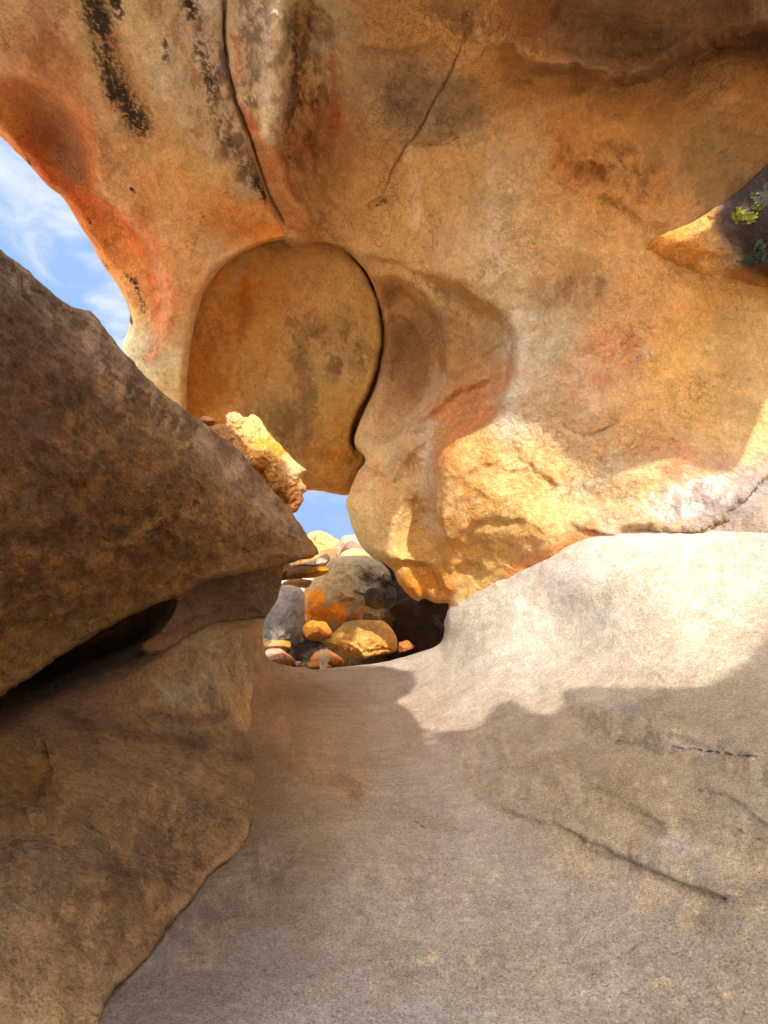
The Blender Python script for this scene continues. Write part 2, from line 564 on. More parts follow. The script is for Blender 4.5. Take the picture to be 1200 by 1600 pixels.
# oblique fissure on the ceiling
wf.crack([(745, 20), (706, 110), (680, 160), (655, 205), (632, 235), (612, 270), (596, 315)], 0.045, 2.2, 3)
wf.step([(745, 20), (706, 110), (680, 160), (655, 205), (632, 235), (600, 300)], 0.035, 6, 60, 60, 2)
wf.crack([(575, 325), (592, 314), (604, 312)], 0.05, 2.5, 3)
wf.step([(610, 205), (640, 225), (680, 220), (720, 195), (745, 150)], 0.035, 5, 40, 30, 3)
wf.step([(560, 75), (600, 85), (650, 78), (690, 60)], 0.04, 6, 40, 40, 3)
# ceiling folds at upper right
wf.step([(780, 60), (815, 95), (840, 112), (900, 114), (960, 128), (1010, 118), (1060, 92), (1120, 62), (1230, 40)], 0.22, 9, 90, 90, 5)
wf.bump(760, 70, 60, 60, 20, -0.10); wf.bump(930, 60, 100, 45, 10, 0.20); wf.bump(1120, 30, 90, 50, 0, 0.16)
wf.bump(1100, 160, 90, 60, -20, -0.12); wf.bump(1000, 70, 60, 30, 0, .06)
wf.step([(850, 200), (880, 230), (868, 262), (900, 290), (940, 280), (960, 262), (950, 245)], -0.06, 5, 24, 24, 6)
wf.step([(940, 300), (985, 330), (1010, 350), (1050, 352)], 0.04, 6, 30, 30, 5)
wf.step([(640, 318), (700, 318), (760, 322), (830, 330), (850, 318)], -0.03, 4, 24, 24, 3)
wf.bump(880, 260, 60, 40, 15, -0.05); wf.bump(920, 270, 26, 12, 10, 0.07)
# swelling right of the alcove, pocked hollow in it
wf.bump(890, 440, 70, 36, -15, 0.10)
wf.step([(800, 445), (850, 400), (890, 378), (950, 392)], -0.05, 12, 40, 30, 4)
wf.step([(840, 455), (870, 462), (920, 458), (950, 440)], -0.03, 5, 18, 18, 5)
# right rim of the alcove: a bulk standing proud
wf.step([(650, 418), (700, 440), (752, 474), (786, 496), (797, 530), (799, 560), (792, 598), (775, 640), (735, 668), (700, 690), (680, 726), (676, 780), (684, 850), (698, 910)], 0.32, 8, 75, 160, 2)
wf.step([(575, 440), (620, 440), (665, 465), (690, 515), (694, 560), (690, 590), (655, 640), (620, 685), (600, 725)], 0.22, 8, 60, 70, 2)
wf.bump(640, 560, 42, 88, -8, 0.42); wf.bump(620, 480, 22, 26, 0, .14)
wf.step([(590, 452), (640, 462), (672, 495), (690, 545), (686, 590)], 0.08, 4, 22, 20, 2).step([(604, 490), (636, 500), (660, 535), (672, 580), (655, 625)], 0.07, 4, 20, 18, 2).step([(560, 402), (610, 408), (660, 428), (720, 462)], 0.07, 5, 24, 30, 3).step([(640, 690), (668, 650), (720, 612), (770, 592)], 0.06, 5, 24, 24, 3).step([(612, 760), (640, 715), (668, 690)], .06, 5, 20, 20, 2)
wf.step([(735, 500), (750, 525), (745, 545), (752, 560)], 0.05, 5, 20, 20, 3)
wf.bump(740, 560, 40, 90, 10, 0.10)
wf.bump(700, 655, 40, 22, -30, .05)
# lit belly and its ledges
wf.bump(760, 760, 80, 80, 0, -0.20)
wf.step([(705, 745), (745, 735), (770, 720), (800, 735), (830, 730)], 0.022, 5, 24, 24, 6)
wf.step([(692, 860), (715, 845), (735, 822), (760, 815), (800, 812), (830, 820)], 0.045, 5, 30, 30, 5)
wf.step([(705, 898), (722, 885), (745, 882), (765, 900)], 0.04, 4, 16, 16, 3)
wf.step([(800, 700), (850, 745), (880, 762)], 0.03, 5, 24, 24, 6)
wf.bump(900, 790, 90, 30, -10, 0.05)
# pillar hollow
wf.step([(655, 772), (640, 782), (625, 808), (622, 850), (628, 880)], -0.10, 6, 40, 22, 2)
wf.bump(652, 815, 22, 48, 10, 0.16)
wf.step([(612, 880), (650, 880), (680, 895), (700, 932)], 0.12, 5, 20, 30, 2)
wf.step([(650, 908), (662, 940), (672, 958)], -0.06, 4, 20, 20, 2)
wf.bump(585, 700, 22, 50, 0, -.06); wf.bump(625, 735, 26, 40, 0, 0.06)
# right hand wall
wf.crack([(870, 660), (900, 676), (930, 680), (970, 658)], 0.035, 3, 3)
wf.step([(860, 655), (900, 676), (935, 680), (975, 656)], -0.03, 5, 30, 30, 3)
wf.step([(950, 826), (1000, 824), (1050, 832), (1095, 828), (1130, 808), (1180, 760), (1215, 735)], 0.05, 4, 30, 30, 6)
wf.bump(1000, 600, 130, 60, -20, -0.06); wf.bump(1090, 690, 60, 40, 0, -0.07); wf.bump(1180, 610, 40, 60, 0, -.08)
for x, y, a in ((850, 520, .04), (930, 640, -.05), (980, 740, -.05), (1060, 560, .04), (820, 620, -.04), (860, 840, -.05), (1050, 480, -.05), (960, 480, .05)):
    wf.bump(x, y, 60, 34, -18, a)

wall_noise = [(0.055, 0.9, 3, 1.0, 'f'), (0.034, 3.2, 5, 2.0, 'f'), (0.016, 11.0, 4, 4.0, lambda x, y: 0.5 + .6 * ((y > 380) & (x > 680))),
              (0.10, 6.0, 5, 24.0, lambda x, y: np.exp(-((x - 930) / 90) ** 2 - ((y - 270) / 70) ** 2) + .7 * np.exp(-((x - 890) / 60) ** 2 - ((y - 452) / 24) ** 2) + .6 * np.exp(-((x - 500) / 60) ** 2 - ((y - 140) / 160) ** 2) + .4 * np.exp(-((x - 1060) / 110) ** 2 - ((y - 775) / 40) ** 2) + .5 * np.exp(-((x - 760) / 70) ** 2 - ((y - 310) / 30) ** 2))]

wall_paint = Paint([
    (480, 60, C(206, 184, 150)), (560, 120, C(196, 160, 118)), (480, 200, C(160, 102, 62)), (520, 250, C(150, 105, 66)), (600, 60, C(170, 124, 78)), (620, 140, C(150, 122, 92)), (560, 300, OCH),
    (500, 330, C(180, 140, 90)), (680, 60, C(188, 136, 80)), (740, 100, C(196, 142, 80)), (700, 170, C(150, 128, 100)), (720, 240, OCH), (660, 300, C(192, 146, 90)), (620, 380, C(196, 148, 92)),
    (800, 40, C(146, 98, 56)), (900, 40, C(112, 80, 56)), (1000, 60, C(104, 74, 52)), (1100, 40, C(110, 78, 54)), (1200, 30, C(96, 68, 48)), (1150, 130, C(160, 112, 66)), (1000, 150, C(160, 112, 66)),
    (850, 170, C(170, 120, 70)), (900, 240, C(190, 130, 70)), (1000, 250, C(186, 134, 76)), (1100, 230, C(150, 116, 72)), (1180, 200, C(150, 108, 62)), (800, 260, C(182, 142, 92)), (780, 320, C(188, 152, 104)),
    (930, 330, C(196, 140, 78)), (1050, 320, C(186, 136, 80)), (850, 380, C(190, 142, 86)), (760, 400, C(194, 156, 108)), (900, 450, C(176, 134, 86)), (1000, 400, C(200, 144, 82)), (1100, 470, C(200, 142, 76)),
    (840, 500, C(176, 150, 112)), (860, 570, C(190, 162, 126)), (960, 540, C(204, 142, 88)), (1050, 560, C(206, 148, 78)), (1150, 540, C(190, 150, 90)), (820, 640, C(196, 160, 122)), (900, 640, C(200, 164, 120)),
    (1000, 650, C(204, 154, 92)), (1080, 640, C(188, 140, 76)), (1180, 660, C(206, 170, 112)), (950, 710, C(202, 168, 126)), (740, 740, C(222, 160, 84)), (720, 820, C(214, 158, 86)), (820, 720, C(226, 188, 132)),
    (820, 800, C(224, 182, 120)), (900, 780, C(222, 190, 138)), (860, 830, C(224, 160, 84)), (1000, 780, C(222, 184, 128)), (1080, 760, C(206, 172, 134)), (1060, 800, C(206, 186, 160)), (1150, 790, C(164, 150, 140)),
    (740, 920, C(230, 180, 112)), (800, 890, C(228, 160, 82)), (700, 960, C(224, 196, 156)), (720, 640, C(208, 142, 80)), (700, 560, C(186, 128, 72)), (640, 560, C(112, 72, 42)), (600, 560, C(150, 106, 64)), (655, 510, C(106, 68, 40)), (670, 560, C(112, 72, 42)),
    (620, 640, C(178, 134, 90)), (580, 700, C(196, 154, 98)), (640, 740, C(192, 160, 112)), (560, 780, C(210, 160, 98)), (590, 830, C(208, 166, 104)), (640, 850, C(200, 162, 100)), (660, 920, C(214, 146, 58)),
    (690, 920, C(220, 140, 40)), (600, 450, C(170, 122, 74)), (660, 430, C(196, 150, 94)), (740, 480, C(176, 132, 80)), (550, 395, C(186, 142, 92)), (1010, 830, C(190, 170, 140)), (940, 860, WHT), (860, 900, WHT)], 62, 20, 1)
for pl, w, c, s, b in [
    ([(432, -20), (438, 60), (432, 140), (418, 220)], 20, C(236, 222, 200), 0.95, .5),  # near-white ridge line: sunlight put into the colour
    ([(400, -20), (395, 80), (398, 160)], 26, C(186, 174, 164), 0.8, .6), ([(372, 60), (385, 150), (405, 220)], 9, C(214, 120, 70), 0.8, .7),
    ([(420, 230), (440, 290), (470, 350), (490, 372)], 16, C(208, 140, 92), 0.9, .5),
    ([(560, 60), (570, 110), (565, 170)], 18, C(190, 172, 150), 0.7, .7), ([(520, 90), (522, 150), (520, 200)], 6, C(206, 104, 56), .8, .9),
    ([(640, 230), (645, 300), (648, 350)], 9, C(230, 204, 166), .6, .7), ([(770, 250), (772, 330), (770, 430)], 11, C(230, 206, 170), .7, .7), ([(745, 200), (750, 300)], 14, C(196, 166, 124), .5, .7),
    ([(620, 110), (660, 95), (700, 90)], 20, C(190, 160, 124), .5, .7),
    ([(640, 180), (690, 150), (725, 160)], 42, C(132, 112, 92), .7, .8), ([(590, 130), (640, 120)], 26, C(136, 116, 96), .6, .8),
    ([(700, 20), (720, 40)], 26, C(108, 84, 66), .7, .8),
    ([(812, 500), (808, 570), (812, 660)], 15, C(230, 212, 186), .85, .6), ([(850, 560), (840, 640)], 22, C(206, 186, 156), .5, .8), ([(990, 560), (1005, 550)], 8, C(212, 196, 178), .6, .9),
    ([(925, 552), (950, 545), (985, 528)], 9, C(206, 108, 74), .7, 1.1), ([(960, 520), (985, 515)], 7, C(206, 110, 76), .5, 1.0), ([(930, 590), (950, 600)], 10, C(206, 128, 86), .5, .9),
    ([(1045, 730), (1060, 725)], 18, C(222, 116, 66), .8, .9), ([(1045, 750), (1065, 762)], 12, C(222, 110, 64), .7, 1.0), ([(1000, 700), (1030, 690)], 14, C(214, 136, 84), .5, .9),
    ([(1010, 790), (1060, 785), (1110, 772)], 14, C(220, 208, 196), .7, 1.1), ([(1080, 815), (1120, 800)], 12, C(150, 142, 146), .7, 1.0), ([(1140, 800), (1180, 770), (1220, 745)], 30, C(150, 142, 138), .9, .6),
    ([(790, 655), (820, 690), (800, 680)], 10, C(230, 214, 186), .6, .8), ([(880, 770), (930, 760), (960, 740)], 16, C(222, 208, 182), .6, .8),
    ([(770, 640), (735, 665), (705, 690), (685, 730)], 12, C(222, 122, 62), .7, .5), ([(700, 640), (750, 610), (790, 580)], 18, C(214, 132, 78), .6, .6),
    ([(690, 590), (660, 640), (625, 690), (605, 720)], 13, C(206, 178, 140), .7, .5), ([(676, 660), (662, 700), (672, 780), (672, 830)], 10, C(206, 190, 168), .75, .6),
    ([(560, 760), (575, 730), (600, 760), (612, 820)], 10, C(214, 140, 92), .6, .6),
    ([(800, 905), (840, 880), (890, 850), (930, 835)], 14, C(228, 140, 60), .85, .5), ([(700, 870), (760, 860), (830, 845)], 14, C(226, 160, 84), .5, .8),
    ([(640, 918), (670, 905), (698, 925)], 14, C(222, 132, 34), .9, .3),
    ([(930, 260), (900, 280), (880, 240)], 20, C(196, 116, 52), .6, .8), ([(1020, 270), (1080, 250), (1120, 290)], 34, C(140, 112, 72), .5, .7),
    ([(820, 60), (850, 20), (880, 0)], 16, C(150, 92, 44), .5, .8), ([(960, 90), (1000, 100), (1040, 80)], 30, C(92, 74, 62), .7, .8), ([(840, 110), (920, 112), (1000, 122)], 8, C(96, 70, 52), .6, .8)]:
    wall_paint.line(pl, w * 1.25, c, s * .72, b + .2)
wall_paint.stain([(745, -10), (725, 40), (706, 110)], 15, .34).stain([(700, 110), (660, 200), (636, 232)], 4, .38).stain([(610, 255), (598, 310)], 4, .3).stain([(584, 321), (600, 312)], 3.5, .6)
wall_paint.stain([(455, 40), (462, 110), (448, 200), (452, 260)], 13, .42).stain([(640, 225), (690, 226), (715, 215)], 4, .42)
wall_paint.stain([(870, 660), (900, 676), (930, 680), (970, 658)], 2.6, .46).stain([(1000, 826), (1050, 831), (1095, 828), (1140, 800), (1190, 752), (1215, 738)], 4, .5)
for x in (612, 620, 629, 637, 646):
    wall_paint.stain([(x + 3, 712), (x, 726), (x - 1, 742)], 1.7, .55)
wall_paint.stain([(608, 735), (625, 718), (650, 708)], 1.6, .55)

wall_paint.mottle([(395, -30), (398, 60), (405, 150)], 30, C(232, 220, 204), C(150, 134, 128), .85).mottle([(480, 20), (480, 100), (470, 170)], 34, C(222, 190, 140), C(128, 88, 60), .7).mottle([(500, 170), (490, 230)], 30, C(200, 140, 96), C(112, 70, 46), .6)
wall_paint.mottle([(640, 150), (690, 170)], 40, C(160, 134, 104), C(112, 92, 74), .6).mottle([(900, 260), (950, 250), (1010, 290)], 40, C(206, 148, 84), C(150, 94, 48), .6).mottle([(1040, 790), (1120, 770)], 26, C(224, 212, 200), C(150, 130, 124), .7)
wall_paint.mottle([(960, 545), (900, 590)], 40, C(212, 168, 130), C(204, 128, 84), .5).mottle([(700, 780), (800, 740), (860, 800)], 60, C(232, 192, 134), C(206, 142, 74), .5).mottle([(850, 460), (920, 450)], 30, C(190, 150, 104), C(140, 104, 66), .6)
wall_paint.c = np.clip(wall_paint.c * [1.36, 1.60, 1.92], 0, .82)
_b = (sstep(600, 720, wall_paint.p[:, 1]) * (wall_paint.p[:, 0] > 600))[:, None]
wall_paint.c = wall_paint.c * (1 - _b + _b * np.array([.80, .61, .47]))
wall_paint.lines = [(a, b, c, s * (.5 if c[0] > 3.2 * c[1] and a[0][0] > 900 else 1.0), e) for a, b, c, s, e in wall_paint.lines]; left_paint_gain = np.array([1.44, 1.74, 2.2])
wall_paint.mottle([(438, -30), (441, 50), (437, 120), (424, 210)], 15, C(246, 234, 216), C(206, 186, 160), .95).mottle([(470, 30), (466, 110), (455, 180)], 16, C(196, 150, 100), C(104, 70, 46), .7)  # first strip paints the sun on the ridge as pale colour
right_outline = rough([(352, -70), (345, 40), (352, 130), (378, 225), (405, 300), (425, 350), (455, 385), (500, 378), (540, 392), (566, 416), (584, 450), (597, 492), (600, 530), (595, 575),
                       (583, 615), (566, 650), (555, 680), (556, 700), (572, 718), (556, 742), (546, 770), (541, 790), (548, 815), (558, 842), (575, 866), (600, 880), (615, 892), (622, 910),
                       (645, 935), (655, 939), (662, 935), (680, 941), (700, 942), (701, 952), (695, 970), (696, 985), (693, 1000), (700, 1080), (1000, 1010), (1420, 1000), (1420, 560), (1330, 300), (1235, 60), (1215, -50),
                       (1000, -110), (800, -100), (600, -70)], 1.6, 0.05, 1, True, 4.0)
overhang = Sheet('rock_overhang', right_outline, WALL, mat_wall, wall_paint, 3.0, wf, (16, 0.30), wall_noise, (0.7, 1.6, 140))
tag(overhang.obj, 'huge ochre granite wall curling overhead on the right, with pale drip streaks', 'rock wall')

left_paint = Paint([
    (0, 40, C(200, 160, 122)), (80, 40, C(206, 162, 124)), (150, 60, C(210, 176, 134)), (220, 40, C(204, 172, 130)), (300, 40, C(196, 180, 158)), (340, 60, C(190, 176, 158)), (60, 110, C(204, 148, 104)), (120, 130, C(206, 154, 108)),
    (200, 140, C(200, 160, 112)), (260, 130, C(202, 178, 150)), (300, 170, C(206, 184, 150)), (350, 200, C(176, 150, 122)), (250, 220, C(204, 162, 108)), (200, 230, C(190, 138, 88)), (330, 260, C(200, 156, 98)), (390, 290, C(170, 136, 100)),
    (240, 300, C(196, 134, 78)), (180, 290, C(182, 138, 94)), (300, 290, C(206, 142, 80)), (350, 330, C(208, 134, 66)), (420, 345, C(212, 132, 58)), (270, 380, C(204, 138, 80)), (230, 360, C(196, 148, 100)), (320, 390, C(196, 148, 100)), (290, 440, C(204, 140, 84)),
    (280, 520, C(202, 150, 96)), (275, 600, C(204, 156, 90)), (70, 210, C(140, 84, 52)), (110, 260, C(128, 100, 78)), (40, 190, C(156, 90, 56)), (10, 215, C(212, 130, 60)), (60, 270, C(206, 96, 48)), (120, 320, C(208, 102, 50)), (160, 370, C(208, 120, 52)),
    (200, 400, C(214, 124, 52)), (235, 440, C(222, 118, 56)), (245, 490, C(222, 116, 60)), (215, 500, C(222, 160, 94)), (210, 540, C(232, 190, 140)), (240, 560, C(236, 196, 140)), (190, 430, C(200, 140, 76))], 46, 14, 2)
for pl, w, c, s, b in [
    ([(-20, 140), (40, 132), (95, 145), (130, 180), (142, 230), (145, 280)], 11, C(216, 118, 60), .9, .5), ([(30, 232), (80, 285), (140, 318), (190, 345), (225, 385)], 16, C(214, 100, 48), .85, .5),
    ([(205, 345), (235, 400), (254, 450), (256, 505), (240, 555)], 12, C(232, 112, 58), .9, .4), ([(-10, 195), (25, 240), (55, 272)], 5, C(226, 168, 86), .6, .9), ([(150, 290), (185, 325), (222, 368), (250, 425), (262, 490)], 5, C(226, 196, 156), .8, .6),
    ([(60, 85), (85, 70), (100, 110)], 14, C(170, 100, 72), .5, .9), ([(70, 20), (95, 10)], 14, C(176, 104, 76), .5, .9), ([(330, 340), (380, 355), (420, 360)], 16, C(220, 136, 50), .7, .7),
    ([(280, 110), (300, 160), (310, 190)], 16, C(214, 202, 186), .7, .7), ([(320, 190), (345, 240)], 22, C(224, 200, 150), .7, .8), ([(345, 15), (352, 80), (362, 130)], 8, C(220, 196, 174), .7, .6),
    ([(405, 335), (425, 345)], 5, C(232, 206, 170), .7, .8), ([(335, 385), (348, 400)], 10, C(206, 190, 176), .6, .8)]:
    left_paint.line(pl, w * 1.5, c, s * .5, b + .3)
left_paint.mottle([(138, -30), (158, 40), (178, 110), (214, 188)], 26, C(66, 52, 50), C(196, 158, 120), .8).mottle([(225, 330), (240, 400), (250, 470)], 14, C(222, 150, 96), C(196, 104, 56), .5).mottle([(60, 260), (130, 330), (190, 400)], 22, C(196, 110, 64), C(216, 140, 84), .5)
left_paint.mottle([(250, -20), (290, 60), (310, 150), (340, 220)], 36, C(216, 196, 170), C(186, 142, 100), .75).mottle([(325, 40), (345, 130), (365, 220), (390, 290)], 22, C(206, 186, 166), C(110, 92, 88), .85)
left_paint.mottle([(230, 170), (280, 240)], 40, C(206, 170, 116), C(186, 132, 80), .5).mottle([(150, 60), (190, 130), (220, 190)], 34, C(210, 180, 140), C(196, 150, 108), .5).mottle([(60, 60), (100, 110)], 40, C(206, 158, 120), C(180, 118, 84), .6)
left_paint.stain([(130, -30), (152, 30), (166, 90), (185, 135), (206, 170), (220, 196)], 30, .60).stain([(140, -20), (158, 40), (172, 100)], 12, .7).stain([(180, 110), (200, 160), (222, 200)], 11, .62).stain([(160, 20), (172, 60)], 12, .6).stain([(175, -20), (186, 20)], 14, .7).stain([(166, 90), (176, 150)], 10, .75)
left_paint.stain([(285, -20), (300, 20)], 16, .6).stain([(315, 70), (330, 130), (345, 190), (370, 240), (385, 270)], 24, .47).stain([(400, 280), (415, 310)], 12, .7).stain([(258, 60), (258, 90)], 7, .5)
left_paint.stain([(199, 428), (214, 445), (222, 470), (226, 490)], 8, .56).stain([(137, 342), (141, 350)], 5, .5).stain([(160, 410), (168, 420)], 6, .5).stain([(40, 245), (46, 258)], 5, .5).stain([(200, 480), (206, 505)], 4, .6)
left_paint.stain([(270, 335), (276, 350)], 4, .55).stain([(318, 330), (317, 345)], 6, .4).stain([(205, 295), (210, 302)], 3.5, .5).stain([(352, 60), (368, 150), (395, 225), (415, 285), (430, 325), (452, 362)], 2.6, .34)
left_paint.c = np.clip(left_paint.c * left_paint_gain, 0, .85)
left_outline = rough([(-420, -70), (300, -75), (351, -75), (352, 60), (368, 150), (395, 225), (415, 285), (430, 325), (452, 362), (458, 372), (425, 378), (385, 392), (350, 415), (322, 450), (310, 480), (300, 530), (292, 590), (288, 650),
                      (250, 640), (215, 590), (192, 545), (200, 515), (203, 490), (196, 470), (180, 440), (160, 412), (140, 375), (124, 350), (112, 328), (98, 308), (80, 295), (58, 272), (40, 252), (20, 232), (0, 212), (-40, 170), (-160, 40)], 1.0, 0.04, 2, True, 4.0)
limb = Sheet('rock_limb', left_outline, WALL, mat_wall, left_paint, 3.0, wf, (12, 0.22), wall_noise[:2], (0.5, 1.2, 120))
tag(limb.obj, 'orange granite limb streaked with black varnish, arching down to the left beside the sky', 'rock')

# ---------------------------------------------------------------- the round block hanging behind the arch
rf = Feat().bump(400, 570, 90, 40, -30, .05).step([(470, 500), (500, 505), (530, 545), (560, 520)], -0.03, 5, 30, 30, 7).bump(500, 620, 60, 80, 20, -.05).crack([(455, 530), (490, 522), (510, 512), (530, 525)], 0.03, 3, 6)
rf.step([(330, 560), (345, 600), (370, 618), (400, 600)], 0.03, 6, 30, 30, 5).step([(480, 690), (520, 700), (560, 690)], -0.04, 10, 30, 30, 3)
rf.crack([(540, 388), (572, 420), (592, 462), (598, 500), (598, 535), (590, 580), (577, 620), (560, 655), (552, 690), (566, 722)], .45, 3.5, 1.5)
rp = Paint([(430, 400, C(172, 122, 64)), (520, 420, C(180, 140, 86)), (350, 480, C(184, 116, 46)), (440, 480, C(180, 128, 66)), (560, 480, C(168, 128, 72)), (330, 560, C(180, 112, 44)), (420, 560, C(172, 122, 64)),
            (500, 540, C(146, 116, 70)), (570, 560, C(168, 124, 62)), (320, 640, C(182, 118, 50)), (430, 640, C(136, 104, 58)), (520, 640, C(160, 116, 54)), (500, 720, C(172, 116, 46)), (550, 700, C(168, 110, 40)), (460, 430, C(184, 142, 88))], 60, 26, 3)
rp.line([(330, 470), (355, 440), (380, 405)], 12, C(206, 176, 128), .6, .6).line([(380, 440), (385, 500), (375, 530)], 12, C(188, 110, 36), .6, .8).line([(470, 560), (480, 620), (450, 680)], 24, C(110, 86, 56), .6, .9)
rp.line([(520, 520), (545, 560)], 30, C(120, 96, 62), .5, 1).line([(480, 700), (550, 715)], 12, C(190, 116, 34), .6, .7).stain([(590, 480), (597, 520), (590, 580), (565, 650)], 4, .4)
rp.c = rp.c * [1.55, 1.78, 2.1]; rp.mottle([(470, 510), (550, 560)], 40, C(206, 168, 116), C(120, 96, 64), .6).mottle([(340, 490), (390, 600)], 50, C(214, 166, 98), C(186, 130, 66), .5).mottle([(430, 630), (470, 710)], 44, C(176, 136, 84), C(116, 90, 56), .55)
hang = Sheet('round_boulder', rough([(280, 400), (440, 340), (600, 380), (640, 500), (625, 640), (590, 720), (566, 758), (556, 770), (538, 774), (510, 769), (485, 766), (440, 770), (380, 740), (270, 700)], 1.5, .04, 3),
             [(440, 375, 6.45), (300, 600, 6.95), (440, 550, 6.95), (590, 500, 7.0), (520, 650, 7.25), (500, 770, 7.8), (345, 430, 6.45), (310, 500, 6.6), (560, 400, 6.6), (290, 680, 7.2), (440, 450, 6.72)], mat_wall, rp, 3.0, rf, (26, 0.45), [(0.05, .8, 3, 5., 'f'), (.018, 4, 5, 6., 'f')], (0.8, 1.2, 120))
tag(hang.obj, 'round-faced ochre boulder hanging in shade behind the arch, above the small gap of sky', 'boulder')

# ---------------------------------------------------------------- ground: the worn granite floor and its pale ramp
GROUND = Plate([(550, 1040, 6.6), (440, 1040, 6.3), (410, 1000, 5.6), (420, 1100, 4.9), (480, 1160, 3.9), (550, 1250, 2.95), (600, 1400, 2.05), (600, 1600, 1.4), (300, 1600, 1.3), (0, 1600, 1.32), (700, 1160, 3.75), (690, 1005, 6.1),
                *SEAM, (830, 820, 6.3), (965, 765, 5.8), (1200, 765, 5.2), (900, 1000, 4.45), (1200, 1000, 3.2), (1200, 1200, 2.15), (1200, 1600, 1.22), (900, 1200, 2.8), (900, 1400, 1.95), (1400, 1200, 1.8),
                (600, 1900, 0.98), (0, 1900, .9), (1200, 1900, .9), (390, 1250, 2.95), (330, 1400, 2.1), (200, 1300, 2.5), (0, 1300, 2.2), (300, 1200, 3.7), (150, 1450, 1.85), (860, 940, 4.95), (620, 1060, 6.0), (100, 1100, 2.6)])
gf = Feat()
gf.crack([(680, 1200), (740, 1245), (800, 1272), (870, 1290), (930, 1320), (1000, 1352), (1080, 1388), (1165, 1412)], 0.010, 2.2, 5).step([(740, 1245), (800, 1272), (870, 1290), (930, 1320), (1000, 1352), (1080, 1388), (1165, 1412)], 0.02, 5, 40, 40, 3)
gf.step([(920, 1225), (960, 1242), (1000, 1265), (1050, 1298)], 0.015, 4, 40, 20, 3).step([(1000, 1140), (1060, 1150), (1120, 1172), (1180, 1180)], 0.02, 5, 40, 30, 4).step([(1080, 1230), (1140, 1245), (1210, 1300)], 0.015, 4, 30, 20, 4)
gf.step([(540, 1245), (600, 1270), (660, 1290), (720, 1290)], 0.012, 10, 60, 40, 5).step([(930, 1150), (960, 1155), (1030, 1170)], 0.015, 6, 30, 30, 5)
gf.bump(960, 1240, 160, 40, 20, -0.03).bump(840, 1080, 120, 30, 10, .03).bump(1050, 1340, 150, 30, 22, -.02)
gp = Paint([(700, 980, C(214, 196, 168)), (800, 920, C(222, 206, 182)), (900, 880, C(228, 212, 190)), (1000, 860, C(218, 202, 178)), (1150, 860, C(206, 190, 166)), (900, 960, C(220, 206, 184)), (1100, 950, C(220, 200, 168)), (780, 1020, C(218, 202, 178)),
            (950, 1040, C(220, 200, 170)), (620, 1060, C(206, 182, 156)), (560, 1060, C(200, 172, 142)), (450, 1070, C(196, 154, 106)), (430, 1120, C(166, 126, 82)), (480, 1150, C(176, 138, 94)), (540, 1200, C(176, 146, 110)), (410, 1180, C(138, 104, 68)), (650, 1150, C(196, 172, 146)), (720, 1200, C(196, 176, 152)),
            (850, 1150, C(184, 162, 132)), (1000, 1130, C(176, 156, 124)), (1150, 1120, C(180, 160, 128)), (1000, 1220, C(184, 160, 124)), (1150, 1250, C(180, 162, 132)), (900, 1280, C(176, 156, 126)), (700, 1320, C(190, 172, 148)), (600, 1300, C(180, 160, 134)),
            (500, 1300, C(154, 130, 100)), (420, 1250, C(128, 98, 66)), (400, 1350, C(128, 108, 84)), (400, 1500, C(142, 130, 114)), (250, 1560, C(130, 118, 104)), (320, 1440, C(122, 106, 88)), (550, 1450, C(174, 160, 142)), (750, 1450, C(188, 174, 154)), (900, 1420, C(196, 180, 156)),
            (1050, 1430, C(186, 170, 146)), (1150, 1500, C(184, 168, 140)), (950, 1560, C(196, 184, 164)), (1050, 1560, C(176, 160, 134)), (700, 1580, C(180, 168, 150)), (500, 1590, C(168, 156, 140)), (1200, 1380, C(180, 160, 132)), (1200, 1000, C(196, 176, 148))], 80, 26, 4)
for pl, w, c, s, b in [([(860, 910), (900, 900), (930, 912)], 24, C(240, 228, 212), .7, .8), ([(700, 960), (740, 990)], 16, C(214, 200, 180), .5, .8), ([(920, 1120), (1000, 1150), (1060, 1160)], 22, C(126, 116, 86), .6, 1.0), ([(960, 1155), (1030, 1172)], 9, C(110, 100, 84), .6, 1.),
                       ([(970, 1100), (1000, 1110)], 10, C(136, 136, 136), .5, 1.), ([(1040, 1160), (1100, 1175)], 10, C(190, 180, 170), .5, 1.), ([(760, 1235), (800, 1265)], 12, C(160, 140, 96), .5, 1.), ([(620, 1265), (700, 1290)], 12, C(140, 128, 104), .5, 1.),
                       ([(880, 1300), (940, 1340)], 16, C(150, 136, 108), .5, 1.), ([(900, 1340), (1000, 1400)], 20, C(206, 186, 156), .5, 1.), ([(1040, 1320), (1060, 1325)], 14, C(206, 200, 194), .5, 1.), ([(440, 1190), (500, 1210), (560, 1240)], 14, C(120, 92, 60), .6, .9)]:
    gp.line(pl, w, c, s, b)
gp.stain([(740, 1245), (800, 1272), (870, 1290), (930, 1320), (1000, 1352), (1080, 1388), (1165, 1412)], 2.0, .27).stain([(945, 1240), (975, 1248), (1010, 1268), (1050, 1296)], 2.6, .32).stain([(1050, 1165), (1100, 1172), (1160, 1180), (1200, 1185)], 3.5, .45)
gp.stain([(1080, 1232), (1130, 1242)], 3, .45).stain([(1100, 1280), (1150, 1295), (1200, 1318)], 4, .5).stain([(960, 1155), (990, 1160)], 5, .5).stain([(1130, 1405), (1165, 1412)], 4, .6).stain([(640, 1275), (665, 1290)], 4, .5)
